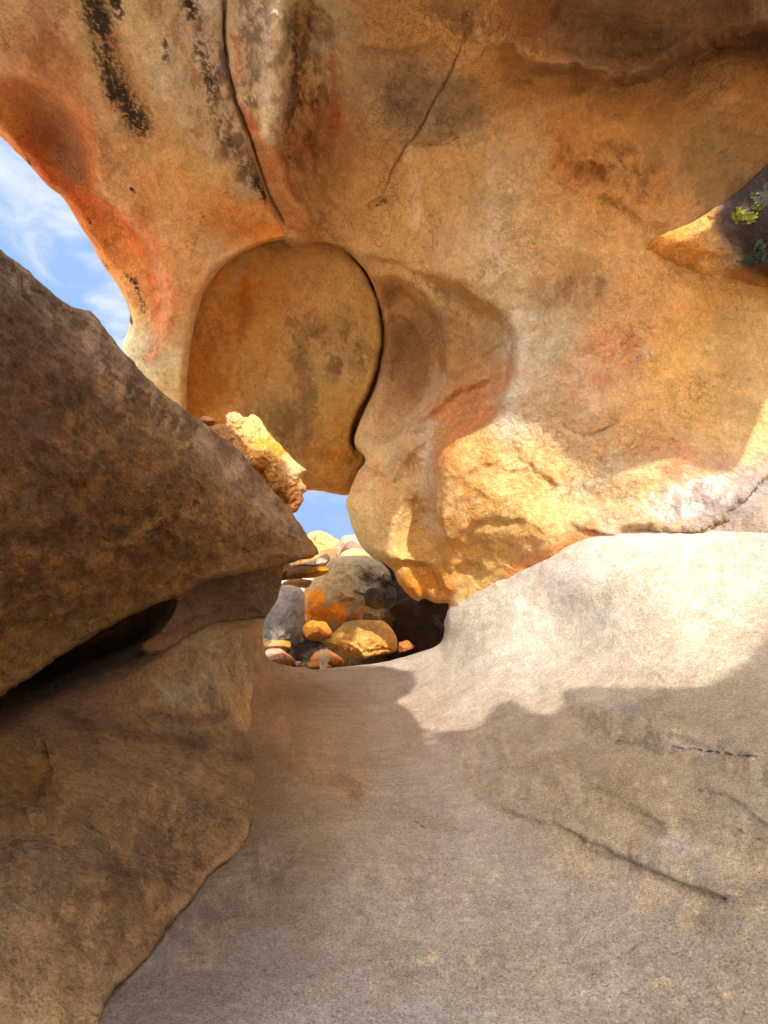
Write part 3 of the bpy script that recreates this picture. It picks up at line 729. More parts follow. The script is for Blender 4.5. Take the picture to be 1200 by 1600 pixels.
gp.mottle([(760, 1180), (900, 1230), (1060, 1290), (1200, 1350)], 46, C(206, 184, 146), C(146, 126, 98), .5).mottle([(880, 1120), (1020, 1150), (1200, 1200)], 30, C(196, 176, 146), C(128, 116, 94), .6).mottle([(900, 1330), (1050, 1400), (1200, 1460)], 50, C(212, 190, 150), C(150, 136, 120), .55).mottle([(600, 1400), (800, 1480), (1000, 1580)], 80, C(200, 184, 158), C(160, 146, 126), .45)
gp.mottle([(420, 1080), (450, 1140), (540, 1220)], 36, C(200, 156, 104), C(150, 112, 70), .5).mottle([(260, 1500), (340, 1430), (420, 1350)], 46, C(166, 150, 132), C(116, 102, 90), .5).mottle([(800, 960), (950, 900), (1100, 900)], 70, C(240, 226, 206), C(202, 184, 158), .45)
rs = random.Random(3)
for k in range(26):                                   # pale feldspar knots in the floor
    x, y = rs.uniform(640, 1200), rs.uniform(1130, 1560)
    w = rs.uniform(3, 7) * (0.5 + (y - 1000) / 700)
    gp.line([(x, y), (x + rs.uniform(-3, 3), y + 2)], w, C(214, 192, 150), rs.uniform(.5, .9), .6)
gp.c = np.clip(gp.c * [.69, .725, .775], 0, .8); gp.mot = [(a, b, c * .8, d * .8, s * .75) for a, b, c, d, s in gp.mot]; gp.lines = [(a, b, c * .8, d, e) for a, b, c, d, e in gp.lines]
ground_outline = [(441, 885), (425, 930), (413, 970), (410, 1000), (414, 1018), (425, 1034), (455, 1041), (500, 1044), (540, 1041), (590, 1036), (640, 1024), (680, 1010), (693, 996), (697, 965), (712, 935), (760, 890), (820, 850), (870, 815), (930, 795),
                  (965, 790), (1060, 790), (1200, 790), (1450, 790), (1450, 2000), (-60, 2000), (20, 1720), (90, 1590), (200, 1465), (290, 1350), (335, 1250), (345, 1100), (360, 960), (380, 900)]
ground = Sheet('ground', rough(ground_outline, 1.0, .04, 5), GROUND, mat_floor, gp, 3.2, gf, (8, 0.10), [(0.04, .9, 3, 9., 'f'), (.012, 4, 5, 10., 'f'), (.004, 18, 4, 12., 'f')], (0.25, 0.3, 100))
tag(ground.obj, kind='structure')

# ---------------------------------------------------------------- brown shelf at lower left
sf = Feat().step([(200, 1120), (260, 1130), (330, 1128), (400, 1150), (460, 1180)], -0.03, 8, 50, 30, 6).step([(90, 1120), (140, 1135), (230, 1150), (300, 1165), (380, 1175)], -0.03, 9, 60, 40, 5).step([(60, 1140), (75, 1200), (50, 1260), (0, 1290)], 0.03, 6, 40, 40, 4)
sf.crack([(395, 1130), (388, 1160), (398, 1210)], .02, 3, 2).bump(200, 1330, 120, 40, -5, .04).bump(300, 1240, 100, 60, 0, -.05).step([(120, 1370), (220, 1370), (300, 1400)], -0.02, 10, 50, 40, 4)
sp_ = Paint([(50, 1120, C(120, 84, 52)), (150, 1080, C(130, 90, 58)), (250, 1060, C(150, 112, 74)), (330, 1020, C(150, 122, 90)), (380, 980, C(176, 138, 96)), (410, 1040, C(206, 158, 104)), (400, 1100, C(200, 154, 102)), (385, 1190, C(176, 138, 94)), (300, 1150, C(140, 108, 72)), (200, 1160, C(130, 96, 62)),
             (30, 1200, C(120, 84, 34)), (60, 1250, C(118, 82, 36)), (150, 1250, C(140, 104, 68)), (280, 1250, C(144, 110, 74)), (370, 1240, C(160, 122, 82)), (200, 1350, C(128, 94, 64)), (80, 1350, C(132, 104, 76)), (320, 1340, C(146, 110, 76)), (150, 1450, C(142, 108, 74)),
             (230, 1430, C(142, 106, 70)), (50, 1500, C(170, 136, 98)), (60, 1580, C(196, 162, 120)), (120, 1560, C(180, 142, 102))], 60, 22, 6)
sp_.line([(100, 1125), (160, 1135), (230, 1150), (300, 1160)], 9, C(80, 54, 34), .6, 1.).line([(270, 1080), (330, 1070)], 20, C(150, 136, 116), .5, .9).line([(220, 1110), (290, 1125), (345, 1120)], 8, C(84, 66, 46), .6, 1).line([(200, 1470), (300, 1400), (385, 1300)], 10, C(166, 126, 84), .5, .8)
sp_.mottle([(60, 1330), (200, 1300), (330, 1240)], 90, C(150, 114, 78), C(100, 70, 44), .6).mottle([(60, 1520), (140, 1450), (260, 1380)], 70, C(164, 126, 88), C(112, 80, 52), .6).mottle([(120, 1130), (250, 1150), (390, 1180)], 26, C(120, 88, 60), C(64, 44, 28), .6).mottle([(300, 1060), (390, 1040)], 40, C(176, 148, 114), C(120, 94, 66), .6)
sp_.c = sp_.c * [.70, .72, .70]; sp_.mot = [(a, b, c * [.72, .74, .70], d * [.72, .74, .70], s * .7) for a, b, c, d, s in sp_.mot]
shelf_out = [(441, 878), (440, 900), (425, 940), (413, 972), (411, 1000), (413, 1020), (402, 1055), (392, 1090), (392, 1125), (388, 1150), (397, 1185), (399, 1230), (393, 1285), (378, 1325), (360, 1345), (345, 1352), (318, 1378), (296, 1412), (268, 1440), (243, 1478), (205, 1522), (172, 1552), (152, 1605), (120, 1700), (60, 2000), (-160, 2000), (-160, 850), (250, 850)]
sf.bump(60, 1045, 150, 34, -29, 1.3).bump(205, 985, 60, 30, -30, .7)
def on_floor(x, y, k=.990): return (x, y, float(GROUND(np.array([float(x)]), np.array([float(y)]))[0]) * k)
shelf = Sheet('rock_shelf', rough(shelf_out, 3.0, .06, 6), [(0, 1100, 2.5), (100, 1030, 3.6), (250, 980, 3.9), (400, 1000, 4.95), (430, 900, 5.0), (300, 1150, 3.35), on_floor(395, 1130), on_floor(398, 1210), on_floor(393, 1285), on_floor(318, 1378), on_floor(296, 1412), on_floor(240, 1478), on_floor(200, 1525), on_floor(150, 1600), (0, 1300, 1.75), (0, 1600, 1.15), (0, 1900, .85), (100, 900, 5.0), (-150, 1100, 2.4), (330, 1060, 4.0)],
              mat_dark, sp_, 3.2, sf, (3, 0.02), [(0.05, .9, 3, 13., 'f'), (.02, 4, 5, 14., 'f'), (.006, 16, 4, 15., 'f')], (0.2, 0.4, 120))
tag(shelf.obj, 'brown rock shelf at lower left, its thin ragged lip lying on the grey floor', 'rock shelf')

# ---------------------------------------------------------------- wedged block between shelf and slab
wp_ = Paint([(300, 950, C(84, 58, 40)), (400, 920, C(96, 68, 46)), (350, 960, C(90, 62, 42)), (250, 1010, C(120, 84, 56)), (430, 900, C(116, 86, 58))], 50, 16, 7)
wedge = Sheet('wedged_stone', rough([(215, 1012), (250, 985), (272, 950), (280, 900), (330, 880), (443, 870), (442, 900), (434, 935), (414, 966), (385, 970), (345, 972), (320, 980), (285, 1000), (255, 1018), (232, 1022)], 2.0, .06, 8, True, 3, False),
              [(280, 960, 3.75), (430, 900, 4.75), (230, 1015, 3.55), (400, 960, 4.6), (330, 900, 4.35)], mat_dark, wp_, 2.5, Feat().step([(250, 1000), (320, 960), (420, 950)], 0.05, 6, 30, 30, 5), (5, .05), [(.05, 3, 5, 16., 'f')], (.3, .5, 40))
tag(wedge.obj, 'dark brown stone wedged under the tip of the big leaning slab', 'stone')

# ---------------------------------------------------------------- the leaning slab at left
lf = Feat()
lf.step([(150, 492), (200, 560), (255, 620), (285, 645), (320, 705), (345, 742), (385, 772), (430, 800), (496, 862)], -0.10, 6, 60, 60, 4)
lf.step([(170, 830), (200, 850), (250, 820), (300, 790), (330, 740)], -0.035, 5, 40, 40, 6).crack([(170, 840), (205, 832), (240, 812)], .025, 3, 5).step([(20, 840), (60, 850), (110, 860), (220, 880), (300, 880)], -0.04, 8, 50, 40, 8)
lf.bump(240, 870, 60, 26, -5, .08).bump(40, 850, 40, 16, 0, .05).bump(150, 730, 80, 50, -30, -.06).bump(260, 760, 50, 60, 0, -.08).step([(270, 930), (300, 900), (370, 880), (430, 860), (490, 866)], -0.07, 6, 40, 30, 3)
for k in range(16):
    lf.bump(rs.uniform(0, 330), rs.uniform(560, 900), rs.uniform(8, 24), rs.uniform(6, 14), rs.uniform(-30, 30), rs.uniform(.01, .035))
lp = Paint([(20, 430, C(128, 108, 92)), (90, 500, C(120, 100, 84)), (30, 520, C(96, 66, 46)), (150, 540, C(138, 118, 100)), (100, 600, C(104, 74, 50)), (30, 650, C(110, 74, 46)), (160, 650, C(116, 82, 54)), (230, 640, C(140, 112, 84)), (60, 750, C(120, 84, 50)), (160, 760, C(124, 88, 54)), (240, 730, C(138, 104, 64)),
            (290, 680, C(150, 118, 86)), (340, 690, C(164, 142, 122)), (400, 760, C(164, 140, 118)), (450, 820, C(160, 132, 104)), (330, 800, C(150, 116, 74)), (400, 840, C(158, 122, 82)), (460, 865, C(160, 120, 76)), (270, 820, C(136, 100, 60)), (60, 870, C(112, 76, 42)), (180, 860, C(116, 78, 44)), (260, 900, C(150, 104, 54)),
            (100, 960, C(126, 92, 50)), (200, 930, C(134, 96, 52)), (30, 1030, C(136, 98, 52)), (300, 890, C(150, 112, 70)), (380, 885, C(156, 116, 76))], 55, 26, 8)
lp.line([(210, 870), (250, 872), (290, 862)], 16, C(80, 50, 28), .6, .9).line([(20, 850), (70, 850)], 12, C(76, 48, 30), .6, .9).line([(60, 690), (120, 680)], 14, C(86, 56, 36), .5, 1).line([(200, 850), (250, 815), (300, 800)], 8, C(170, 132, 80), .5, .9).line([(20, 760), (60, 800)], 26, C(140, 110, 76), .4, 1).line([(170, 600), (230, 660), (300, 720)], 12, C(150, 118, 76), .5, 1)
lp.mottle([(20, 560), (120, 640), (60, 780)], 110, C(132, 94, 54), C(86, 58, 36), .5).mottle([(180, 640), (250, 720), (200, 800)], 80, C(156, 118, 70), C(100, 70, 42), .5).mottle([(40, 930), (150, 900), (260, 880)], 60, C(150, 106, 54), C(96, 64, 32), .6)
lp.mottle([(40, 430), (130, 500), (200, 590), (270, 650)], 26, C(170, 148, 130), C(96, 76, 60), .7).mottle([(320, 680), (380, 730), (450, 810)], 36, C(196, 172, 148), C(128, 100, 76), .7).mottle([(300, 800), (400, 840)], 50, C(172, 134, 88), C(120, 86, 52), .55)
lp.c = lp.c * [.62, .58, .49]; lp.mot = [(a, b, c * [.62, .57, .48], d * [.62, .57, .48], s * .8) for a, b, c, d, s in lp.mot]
slab_out = [(-420, 60), (-160, 262), (0, 389), (38, 418), (62, 440), (88, 462), (112, 480), (140, 486), (153, 495), (160, 508), (176, 528), (192, 548), (216, 577), (245, 606), (282, 637), (300, 650), (322, 664), (347, 684), (372, 702), (398, 735), (424, 765), (452, 797), (470, 820), (484, 843), (497, 858), (499, 866), (486, 872), (462, 878),
            (436, 884), (400, 893), (358, 901), (325, 906), (303, 915), (288, 928), (279, 938), (262, 936), (235, 948), (190, 968), (150, 990), (105, 1018), (60, 1050), (0, 1086), (-150, 1165), (-420, 1300)]
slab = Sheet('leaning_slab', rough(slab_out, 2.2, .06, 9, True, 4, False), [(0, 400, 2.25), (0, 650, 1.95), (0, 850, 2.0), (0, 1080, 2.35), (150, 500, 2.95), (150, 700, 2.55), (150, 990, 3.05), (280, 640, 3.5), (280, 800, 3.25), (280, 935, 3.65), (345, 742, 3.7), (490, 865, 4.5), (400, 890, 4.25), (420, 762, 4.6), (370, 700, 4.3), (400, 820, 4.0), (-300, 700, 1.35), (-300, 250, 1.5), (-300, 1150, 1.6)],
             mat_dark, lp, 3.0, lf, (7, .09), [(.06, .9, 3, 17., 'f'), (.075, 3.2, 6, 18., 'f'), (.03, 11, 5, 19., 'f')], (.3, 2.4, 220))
tag(slab.obj, 'massive dark brown slab leaning in from the left edge, its pitted face in shade', 'slab')

# ---------------------------------------------------------------- perched stone on the slab, and the pebble beside it
pf = Feat().step([(380, 722), (392, 708), (405, 698), (420, 697), (436, 708), (458, 720), (482, 736)], -0.16, 3, 40, 30, 3).step([(425, 770), (440, 745), (462, 722)], -0.07, 3, 20, 20, 2).bump(408, 735, 14, 16, 20, .16)
pf.bump(366, 655, 10, 8, 0, -.07).bump(395, 665, 10, 14, 0, -.06).step([(470, 735), (468, 752), (478, 762)], -.04, 3, 14, 14, 2).bump(372, 672, 5, 5, 0, .07).bump(362, 690, 5, 5, 0, .06).bump(380, 688, 5, 5, 0, .06).bump(398, 700, 5, 4, 0, .05).bump(450, 770, 14, 20, 0, -.05)
pp = Paint([(370, 650, C(232, 200, 140)), (400, 670, C(234, 194, 124)), (350, 670, C(170, 120, 76)), (370, 700, C(176, 128, 82)), (430, 705, C(226, 168, 84)), (460, 725, C(230, 196, 140)), (410, 730, C(160, 100, 44)), (440, 760, C(170, 110, 48)), (465, 790, C(156, 100, 58)), (395, 700, C(220, 164, 86))], 22, 8, 9)
pp.line([(405, 690), (420, 694), (440, 706)], 7, C(232, 150, 50), .8, .7)
perched = Sheet('perched_stone', rough([(330, 668), (341, 662), (354, 663), (352, 650), (357, 645), (367, 643), (374, 646), (380, 652), (388, 653), (391, 648), (396, 646), (404, 652), (413, 665), (421, 677), (434, 691), (447, 705), (459, 717), (470, 728), (479, 734), (480, 736), (474, 738), (469, 745), (473, 754), (479, 760),
                                        (479, 768), (473, 771), (474, 781), (469, 792), (463, 800), (452, 803), (440, 810), (400, 800), (350, 740), (322, 690)], .8, .12, 10, True, 2, False),
                [(330, 680, 4.75), (370, 650, 5.35), (400, 670, 5.4), (470, 732, 5.3), (400, 720, 5.0), (440, 800, 5.05), (476, 770, 5.15), (360, 720, 4.8)], mat_rough, pp, 1.3, pf, (5, .08), [(.05, 5, 4, 20., 'f'), (.05, 13, 4, 21., 'r')], (.15, .5, 40))
tag(perched.obj, 'jagged pitted stone with a sunlit yellow crest, perched on top of the leaning slab', 'stone')


def stone(name, label, outline, z, top=0.0, bulge=None, mat=None, pal=None, feat=None, jag=1.0, seed=0, step=1.1, smooth=True, noise=None, cat='stone', group=None, lines=(), darks=(), thick=None, tilt=0.0, facets=True):
    P = np.array(outline, float)
    cx, cy = P.mean(0); w, h = np.ptp(P[:, 0]), np.ptp(P[:, 1])
    size = math.sqrt(w * h) / FPX * z
    k = bulge if bulge is not None else 0.35
    pts = [(cx, cy, z)]
    for a in range(6):
        t = a * math.pi / 3
        pts.append((cx + .5 * w * math.cos(t), cy + .5 * h * math.sin(t), z + size * k * .5 - top * math.sin(t) * .5 + tilt * math.cos(t) * .5))
    pt = Paint(pal, max(w, h) * .28, max(w, h) * .08, seed)
    for l in lines: pt.line(*l)
    for d in darks: pt.stain(*d)
    if noise is None:
        noise = [(size * .05, 2.2 / size, 4, seed + 1., 'f'), (size * .075, 7 / size, 5, seed + 2., 'f')]
    if facets:
        base = Facets(cx, cy, w, h, z, size, 8, seed, k * 3.6)
        pts = (lambda x, y, b=base, t=top: b(x, y) + t * .5 * (cy - y) / (h * .5))
    s = Sheet(name, rough(outline, jag, .08, seed, True, 2.0, smooth), pts, mat or mat_far, pt, step, feat, (min(w, h) * (.10 if facets else .2), size * k * .4), noise, thick or (size * .15, size * .5, min(w, h) * .4))
    tag(s.obj, label, cat, group)
    return s


stone('stone', 'small reddish cobble on the slab edge just left of the perched stone', [(311, 656), (316, 651), (326, 651), (336, 653), (339, 660), (332, 665), (322, 666)], 4.55, pal=[(325, 655, C(196, 134, 92)), (325, 664, C(140, 92, 60))], seed=31, jag=.6, step=1.0, smooth=False)

# ---------------------------------------------------------------- rocks beyond the gap
far1 = stone('boulder', 'far sunlit cream dome of rock, left of the pair against the sky in the gap', [(455, 900), (462, 862), (478, 838), (488, 831), (498, 829), (508, 832), (518, 837), (526, 842), (532, 848), (540, 880), (520, 900)], 26, .6, .5, pal=[(490, 840, C(170, 132, 86)), (510, 850, C(164, 126, 80)), (480, 850, C(188, 138, 70)), (500, 866, C(160, 116, 60))],
             feat=Feat().step([(490, 862), (510, 855), (530, 850)], -.3, 3, 10, 10, 3).crack([(492, 835), (491, 850)], .3, 1.5, 2), seed=32, cat='boulder')
far2 = stone('boulder', 'far pinkish grey boulder on the right against the sky in the gap', [(515, 900), (522, 868), (530, 848), (535, 838), (545, 835), (560, 834), (580, 830), (600, 845), (620, 880), (600, 900)], 23, .6, .5, pal=[(540, 840, C(160, 126, 100)), (530, 860, C(150, 116, 90)), (560, 845, C(180, 140, 112))], seed=33, cat='boulder',
             feat=Feat().step([(530, 858), (540, 846), (560, 850)], -.4, 3, 10, 10, 2))
stone('boulder', 'dark blotched rock knob between the pale boulders and the lichened boulder', [(533, 870), (538, 852), (546, 846), (556, 848), (566, 856), (575, 875)], 20, .5, .5, pal=[(550, 855, C(130, 98, 74)), (545, 860, C(96, 76, 62))], seed=34, cat='boulder')
stone('boulder', 'pale yellow-lichened rock just above the big dark boulder', [(530, 872), (536, 862), (548, 858), (560, 857), (572, 862), (580, 870), (585, 880), (530, 880)], 14, .5, .5, pal=[(545, 865, C(184, 156, 98)), (565, 868, C(160, 148, 90)), (575, 876, C(90, 108, 62))], seed=35, cat='boulder')
stone('boulder', 'low shaded rock at the foot of the cream dome', [(470, 885), (480, 868), (500, 862), (520, 858), (526, 866), (518, 885), (500, 890)], 17, .4, .5, pal=[(490, 870, C(180, 130, 60)), (510, 872, C(120, 84, 46))], seed=36, cat='boulder')
stone('flat_stone', 'pale grey flat stone with a rounded end, lying on the dark plank of rock', [(440, 892), (452, 884), (470, 880), (488, 876), (498, 870), (508, 865), (514, 868), (516, 873), (510, 880), (500, 884), (496, 886), (480, 885), (460, 886)], 6.9, .15, .5, pal=[(460, 884, C(190, 172, 146)), (490, 878, C(206, 186, 162)), (510, 868, C(214, 190, 164))], seed=37, step=1.0, jag=.5)
stone('flat_stone', 'thin dark rock plank with an orange tip jutting from under the slab', [(420, 888), (440, 886), (470, 884), (495, 885), (506, 885), (513, 889), (514, 893), (508, 897), (495, 901), (470, 904), (440, 907), (420, 905)], 6.6, .1, .5, pal=[(450, 895, C(130, 88, 52)), (480, 895, C(110, 72, 40)), (508, 890, C(230, 150, 40))], seed=38, step=1.0, jag=.5)
stone('stone', 'brown orange stone sandwiched between the rock plank and the grey slab', [(440, 914), (450, 906), (465, 904), (480, 905), (488, 908), (480, 918), (468, 918), (455, 914)], 7.2, .1, .5, pal=[(450, 910, C(190, 140, 96)), (470, 910, C(206, 150, 84)), (482, 912, C(120, 84, 56))], seed=39, step=1.0, jag=.5)
stone('grey_slab', 'smooth grey rock slab standing upright beyond the shelf, left of the lichened boulder', [(395, 985), (410, 950), (430, 930), (441, 914), (458, 911), (470, 919), (476, 930), (476, 960), (480, 985), (492, 1004), (475, 1008), (455, 1012), (430, 1012), (400, 1012)], 7.3, .5, .25, pal=[(450, 930, C(150, 140, 132)), (440, 970, C(140, 132, 126)), (470, 990, C(136, 126, 116)), (460, 918, C(206, 192, 172))], seed=40, cat='slab', mat=mat_far, jag=.8)
bigf = Feat().crack([(508, 905), (530, 915), (550, 925), (572, 933)], .10, 3, 3).step([(500, 895), (530, 912), (556, 928), (575, 935)], -.08, 4, 30, 20, 3).crack([(575, 935), (600, 915), (612, 912)], .15, 4, 3).bump(575, 905, 14, 10, 0, .25).step([(515, 950), (530, 940), (560, 935)], .05, 3, 20, 20, 3)
big = stone('lichened_boulder', 'large dark grey-brown boulder with orange lichen on its left face, beyond the gap', [(474, 930), (477, 915), (487, 906), (500, 898), (506, 888), (515, 876), (530, 870), (548, 868), (570, 869), (588, 874), (600, 882), (610, 895), (613, 912), (610, 925), (622, 945), (624, 990), (624, 1040), (560, 1045), (500, 1035), (490, 1005), (484, 985), (472, 972), (470, 962), (474, 945)],
            7.9, .5, .45, pal=[(520, 885, C(160, 142, 108)), (560, 880, C(150, 132, 100)), (590, 890, C(146, 128, 98)), (550, 905, C(156, 136, 102)), (500, 910, C(196, 164, 112)), (520, 925, C(202, 166, 110)), (540, 945, C(206, 164, 108)), (480, 935, C(180, 130, 70)), (560, 960, C(170, 124, 74)), (590, 960, C(120, 92, 64)), (600, 930, C(70, 58, 48)), (580, 910, C(80, 68, 54)), (610, 960, C(90, 70, 50))],
            seed=41, cat='boulder', feat=bigf, mat=mat_rough, jag=1.2,
            lines=[([(492, 930), (498, 945), (490, 960)], 13, C(240, 140, 16), 1.0, .4), ([(500, 962), (520, 955), (535, 962)], 13, C(238, 140, 24), 1., .5), ([(478, 955), (500, 965)], 13, C(238, 140, 24), 1., .4), ([(555, 962), (572, 955)], 6, C(206, 120, 50), .7, .8)],
            darks=[([(570, 905), (600, 905)], 10, .6), ([(600, 925), (610, 950)], 12, .5)])
stone('knobbly_stone', 'black knobbly lump set in the right side of the lichened boulder', [(569, 935), (574, 922), (584, 918), (594, 919), (600, 923), (608, 917), (617, 920), (620, 932), (616, 945), (606, 952), (598, 948), (590, 952), (580, 950), (572, 945)], 7.4, .1, .7, pal=[(580, 930, C(70, 58, 46)), (610, 930, C(64, 54, 42)), (592, 944, C(110, 92, 66)), (605, 945, C(90, 80, 50))],
      seed=42, step=1.0, mat=mat_rough, feat=Feat().crack([(602, 918), (600, 950)], .12, 3, 2), noise=[(.05, 9, 4, 3., 'f'), (.03, 24, 3, 4., 'r')])
crusted = stone('lichen_covered_stone', 'bright orange-yellow crusted stone below the left face of the lichened boulder', [(471, 985), (474, 975), (482, 970), (495, 970), (508, 972), (515, 980), (518, 990), (512, 998), (500, 1002), (488, 1001), (478, 996)], 7.1, .2, .6, pal=[(480, 980, C(240, 166, 50)), (500, 978, C(236, 150, 40)), (495, 995, C(220, 150, 80)), (510, 990, C(214, 130, 60))], seed=43, step=1.0, mat=mat_rough)
block = stone('yellow_block', 'broad sunlit yellow block resting on the floor in front of the lichened boulder', [(503, 1006), (506, 1000), (516, 998), (519, 990), (530, 981), (540, 972), (552, 969), (575, 969), (595, 969), (605, 975), (614, 985), (620, 997), (621, 1010), (618, 1018), (600, 1022), (580, 1026), (566, 1029), (545, 1026), (525, 1022), (510, 1016)],
      6.95, .45, .4, pal=[(540, 980, C(190, 150, 90)), (580, 978, C(206, 150, 76)), (520, 1005, C(232, 176, 80)), (560, 1005, C(232, 188, 110)), (600, 1000, C(226, 156, 72)), (610, 1015, C(214, 134, 60)), (540, 1022, C(236, 170, 60))], seed=44, cat='block', jag=.8,
      feat=Feat().step([(535, 990), (560, 988), (590, 996), (612, 992)], -.05, 3, 18, 18, 3).step([(508, 1012), (550, 1018), (590, 1014), (618, 1010)], .04, 2, 10, 10, 3).crack([(590, 1008), (588, 1020)], .05, 2, 2))
stone('stone', 'orange angular stone at the right end of the yellow block, by the dark hollow', [(622, 1016), (623, 1004), (636, 1000), (640, 1002), (648, 1010), (645, 1014), (634, 1018), (624, 1020)], 6.7, .1, .5, pal=[(630, 1008, C(214, 130, 60)), (642, 1010, C(200, 120, 60))], seed=45, step=1.0, jag=.5, smooth=False)
stone('stone', 'cream yellow stone at the foot of the grey slab, nearest the shelf, upper of two', [(400, 1015), (412, 998), (430, 998), (448, 1001), (455, 1006), (453, 1014), (446, 1018), (430, 1016)], 6.9, .2, .5, pal=[(425, 1002, C(230, 186, 120)), (448, 1010, C(214, 150, 60))], seed=46, step=1.0, jag=.5)
pinkish = stone('stone', 'pale pink rounded stone under the cream yellow one, beside the shelf', [(400, 1035), (410, 1010), (425, 1008), (440, 1015), (452, 1023), (461, 1031), (462, 1037), (450, 1041), (430, 1044)], 6.6, .2, .5, pal=[(425, 1015, C(226, 190, 160)), (445, 1030, C(206, 140, 90)), (430, 1028, C(200, 150, 110))], seed=47, step=1.0, jag=.5)
stone('stone', 'near-black shape added for the shaded recess under the grey slab', [(448, 1014), (470, 1006), (500, 1003), (520, 1012), (520, 1036), (490, 1046), (462, 1046), (450, 1036)], 7.0, .1, .3, pal=[(470, 1020, C(60, 44, 34)), (500, 1020, C(54, 40, 30))], seed=52, step=1.0)  # added filler: the shade of the recess is its dark colour
stone('stone', 'tiny grey pebble right of the pale pink stone', [(461, 1036), (464, 1033), (469, 1033), (472, 1036), (470, 1041), (464, 1042)], 6.55, .03, .6, pal=[(466, 1036, C(170, 140, 120))], seed=48, step=.7, jag=.2)
stone('stone', 'low orange stone in front of the straw tuft', [(468, 1040), (480, 1035), (497, 1033), (510, 1037), (518, 1042), (500, 1048), (475, 1048)], 6.5, .1, .5, pal=[(480, 1038, C(226, 150, 70)), (505, 1040, C(214, 140, 66))], seed=49, step=1.0, jag=.4)
behind_tuft = stone('stone', 'brown orange stone behind the straw tuft', [(484, 1032), (490, 1022), (500, 1016), (512, 1014), (525, 1022), (535, 1030), (535, 1040), (515, 1044), (490, 1042)], 6.75, .1, .5, pal=[(495, 1022, C(190, 120, 60)), (525, 1032, C(214, 130, 50)), (510, 1030, C(150, 96, 50))], seed=50, step=1.0, jag=.5)
inner = stone('inner_rock', 'rock closing the low hollow under the wall, its deep shade painted as near-black', [(585, 850), (640, 830), (760, 830), (820, 900), (820, 1060), (700, 1060), (625, 1050), (596, 1000)], 8.3, .2, .2, pal=[(700, 950, C(62, 50, 40)), (640, 1000, C(70, 54, 42))], seed=51, step=3, cat='boulder', thick=(.6, .8, 40))  # near-black colour carries the shade of the hollow

# dry grass at the lip
def tuft(name, label, px, py, z, n, h, spread, colr, seed):
    r = random.Random(seed); V = []; F = []
    b0 = unproject(np.array([px]), np.array([py]), np.array([z]))[0]
    for k in range(n):
        a = r.uniform(0, 2 * math.pi); lean = r.uniform(.15, 1.0) * spread; hh = h * r.uniform(.5, 1.0)
        base = b0 + np.array([r.gauss(0, .018), r.gauss(0, .018), -.02])
        w = np.array([-math.sin(a), math.cos(a), 0]) * .0050
        i0 = len(V)
        for s in range(5):
            t = s / 4
            p = base + np.array([math.cos(a) * lean * hh * t ** 1.6, math.sin(a) * lean * hh * t ** 1.6, hh * (t - .35 * lean * t * t)])
            V += [p - w * (1 - t * .85), p + w * (1 - t * .85)]
        for s in range(4):
            F.append((i0 + 2 * s, i0 + 2 * s + 1, i0 + 2 * s + 3, i0 + 2 * s + 2))
    m = bpy.data.materials.new(name + ' blades'); m.use_nodes = True
    bsdf = m.node_tree.nodes['Principled BSDF']; bsdf.inputs['Roughness'].default_value = .7
    nz = m.node_tree.nodes.new('ShaderNodeTexNoise'); nz.inputs['Scale'].default_value = 14
    rm = m.node_tree.nodes.new('ShaderNodeValToRGB'); rm.color_ramp.elements[0].color = (*(colr * .55), 1); rm.color_ramp.elements[1].color = (*colr, 1)
    m.node_tree.links.new(nz.outputs['Fac'], rm.inputs[0]); m.node_tree.links.new(rm.outputs[0], bsdf.inputs['Base Color'])
    o = link_mesh(name, np.array(V), F, m, smooth=False)
    return tag(o, label, 'grass tuft')

tuft('grass_tuft', 'dry straw-coloured grass tuft at the lip of the floor, in front of the yellow block', 506, 1043, 6.25, 110, .36, .85, C(244, 232, 200), 4)
tuft('grass_tuft', 'small grey-green grass tuft left of the straw tuft', 478, 1040, 6.25, 34, .14, .7, C(160, 160, 110), 5)

# ---------------------------------------------------------------- spur with lichen at the right edge
spf = Feat().step([(1075, 405), (1100, 395), (1120, 398), (1150, 400)], .03, 4, 20, 20, 3).step([(1100, 340), (1110, 360), (1135, 378), (1140, 395)], -.03, 4, 20, 20, 3).bump(1165, 395, 30, 10, -10, .06).bump(1090, 385, 160, 70, 0, -.09)
spp = Paint([(1020, 386, C(230, 160, 74)), (1060, 370, C(232, 164, 80)), (1100, 345, C(236, 180, 104)), (1085, 392, C(224, 150, 66)), (1110, 385, C(220, 176, 112)), (1110, 420, C(236, 196, 130)), (1145, 405, C(214, 190, 160)), (1135, 350, C(84, 76, 74)), (1150, 330, C(96, 90, 90)), (1180, 300, C(90, 84, 84)), (1170, 380, C(50, 46, 46)), (1190, 350, C(60, 54, 52)),
             (1150, 370, C(64, 54, 50)), (1170, 410, C(52, 54, 52)), (1250, 350, C(60, 54, 52)), (1200, 432, C(40, 38, 40)), (1190, 450, C(190, 142, 84)), (1150, 440, C(196, 142, 78)), (1040, 410, C(200, 144, 82)), (1080, 430, C(200, 142, 78))], 18, 7, 10)  # the near-black lower patches are deep shade painted over the rock
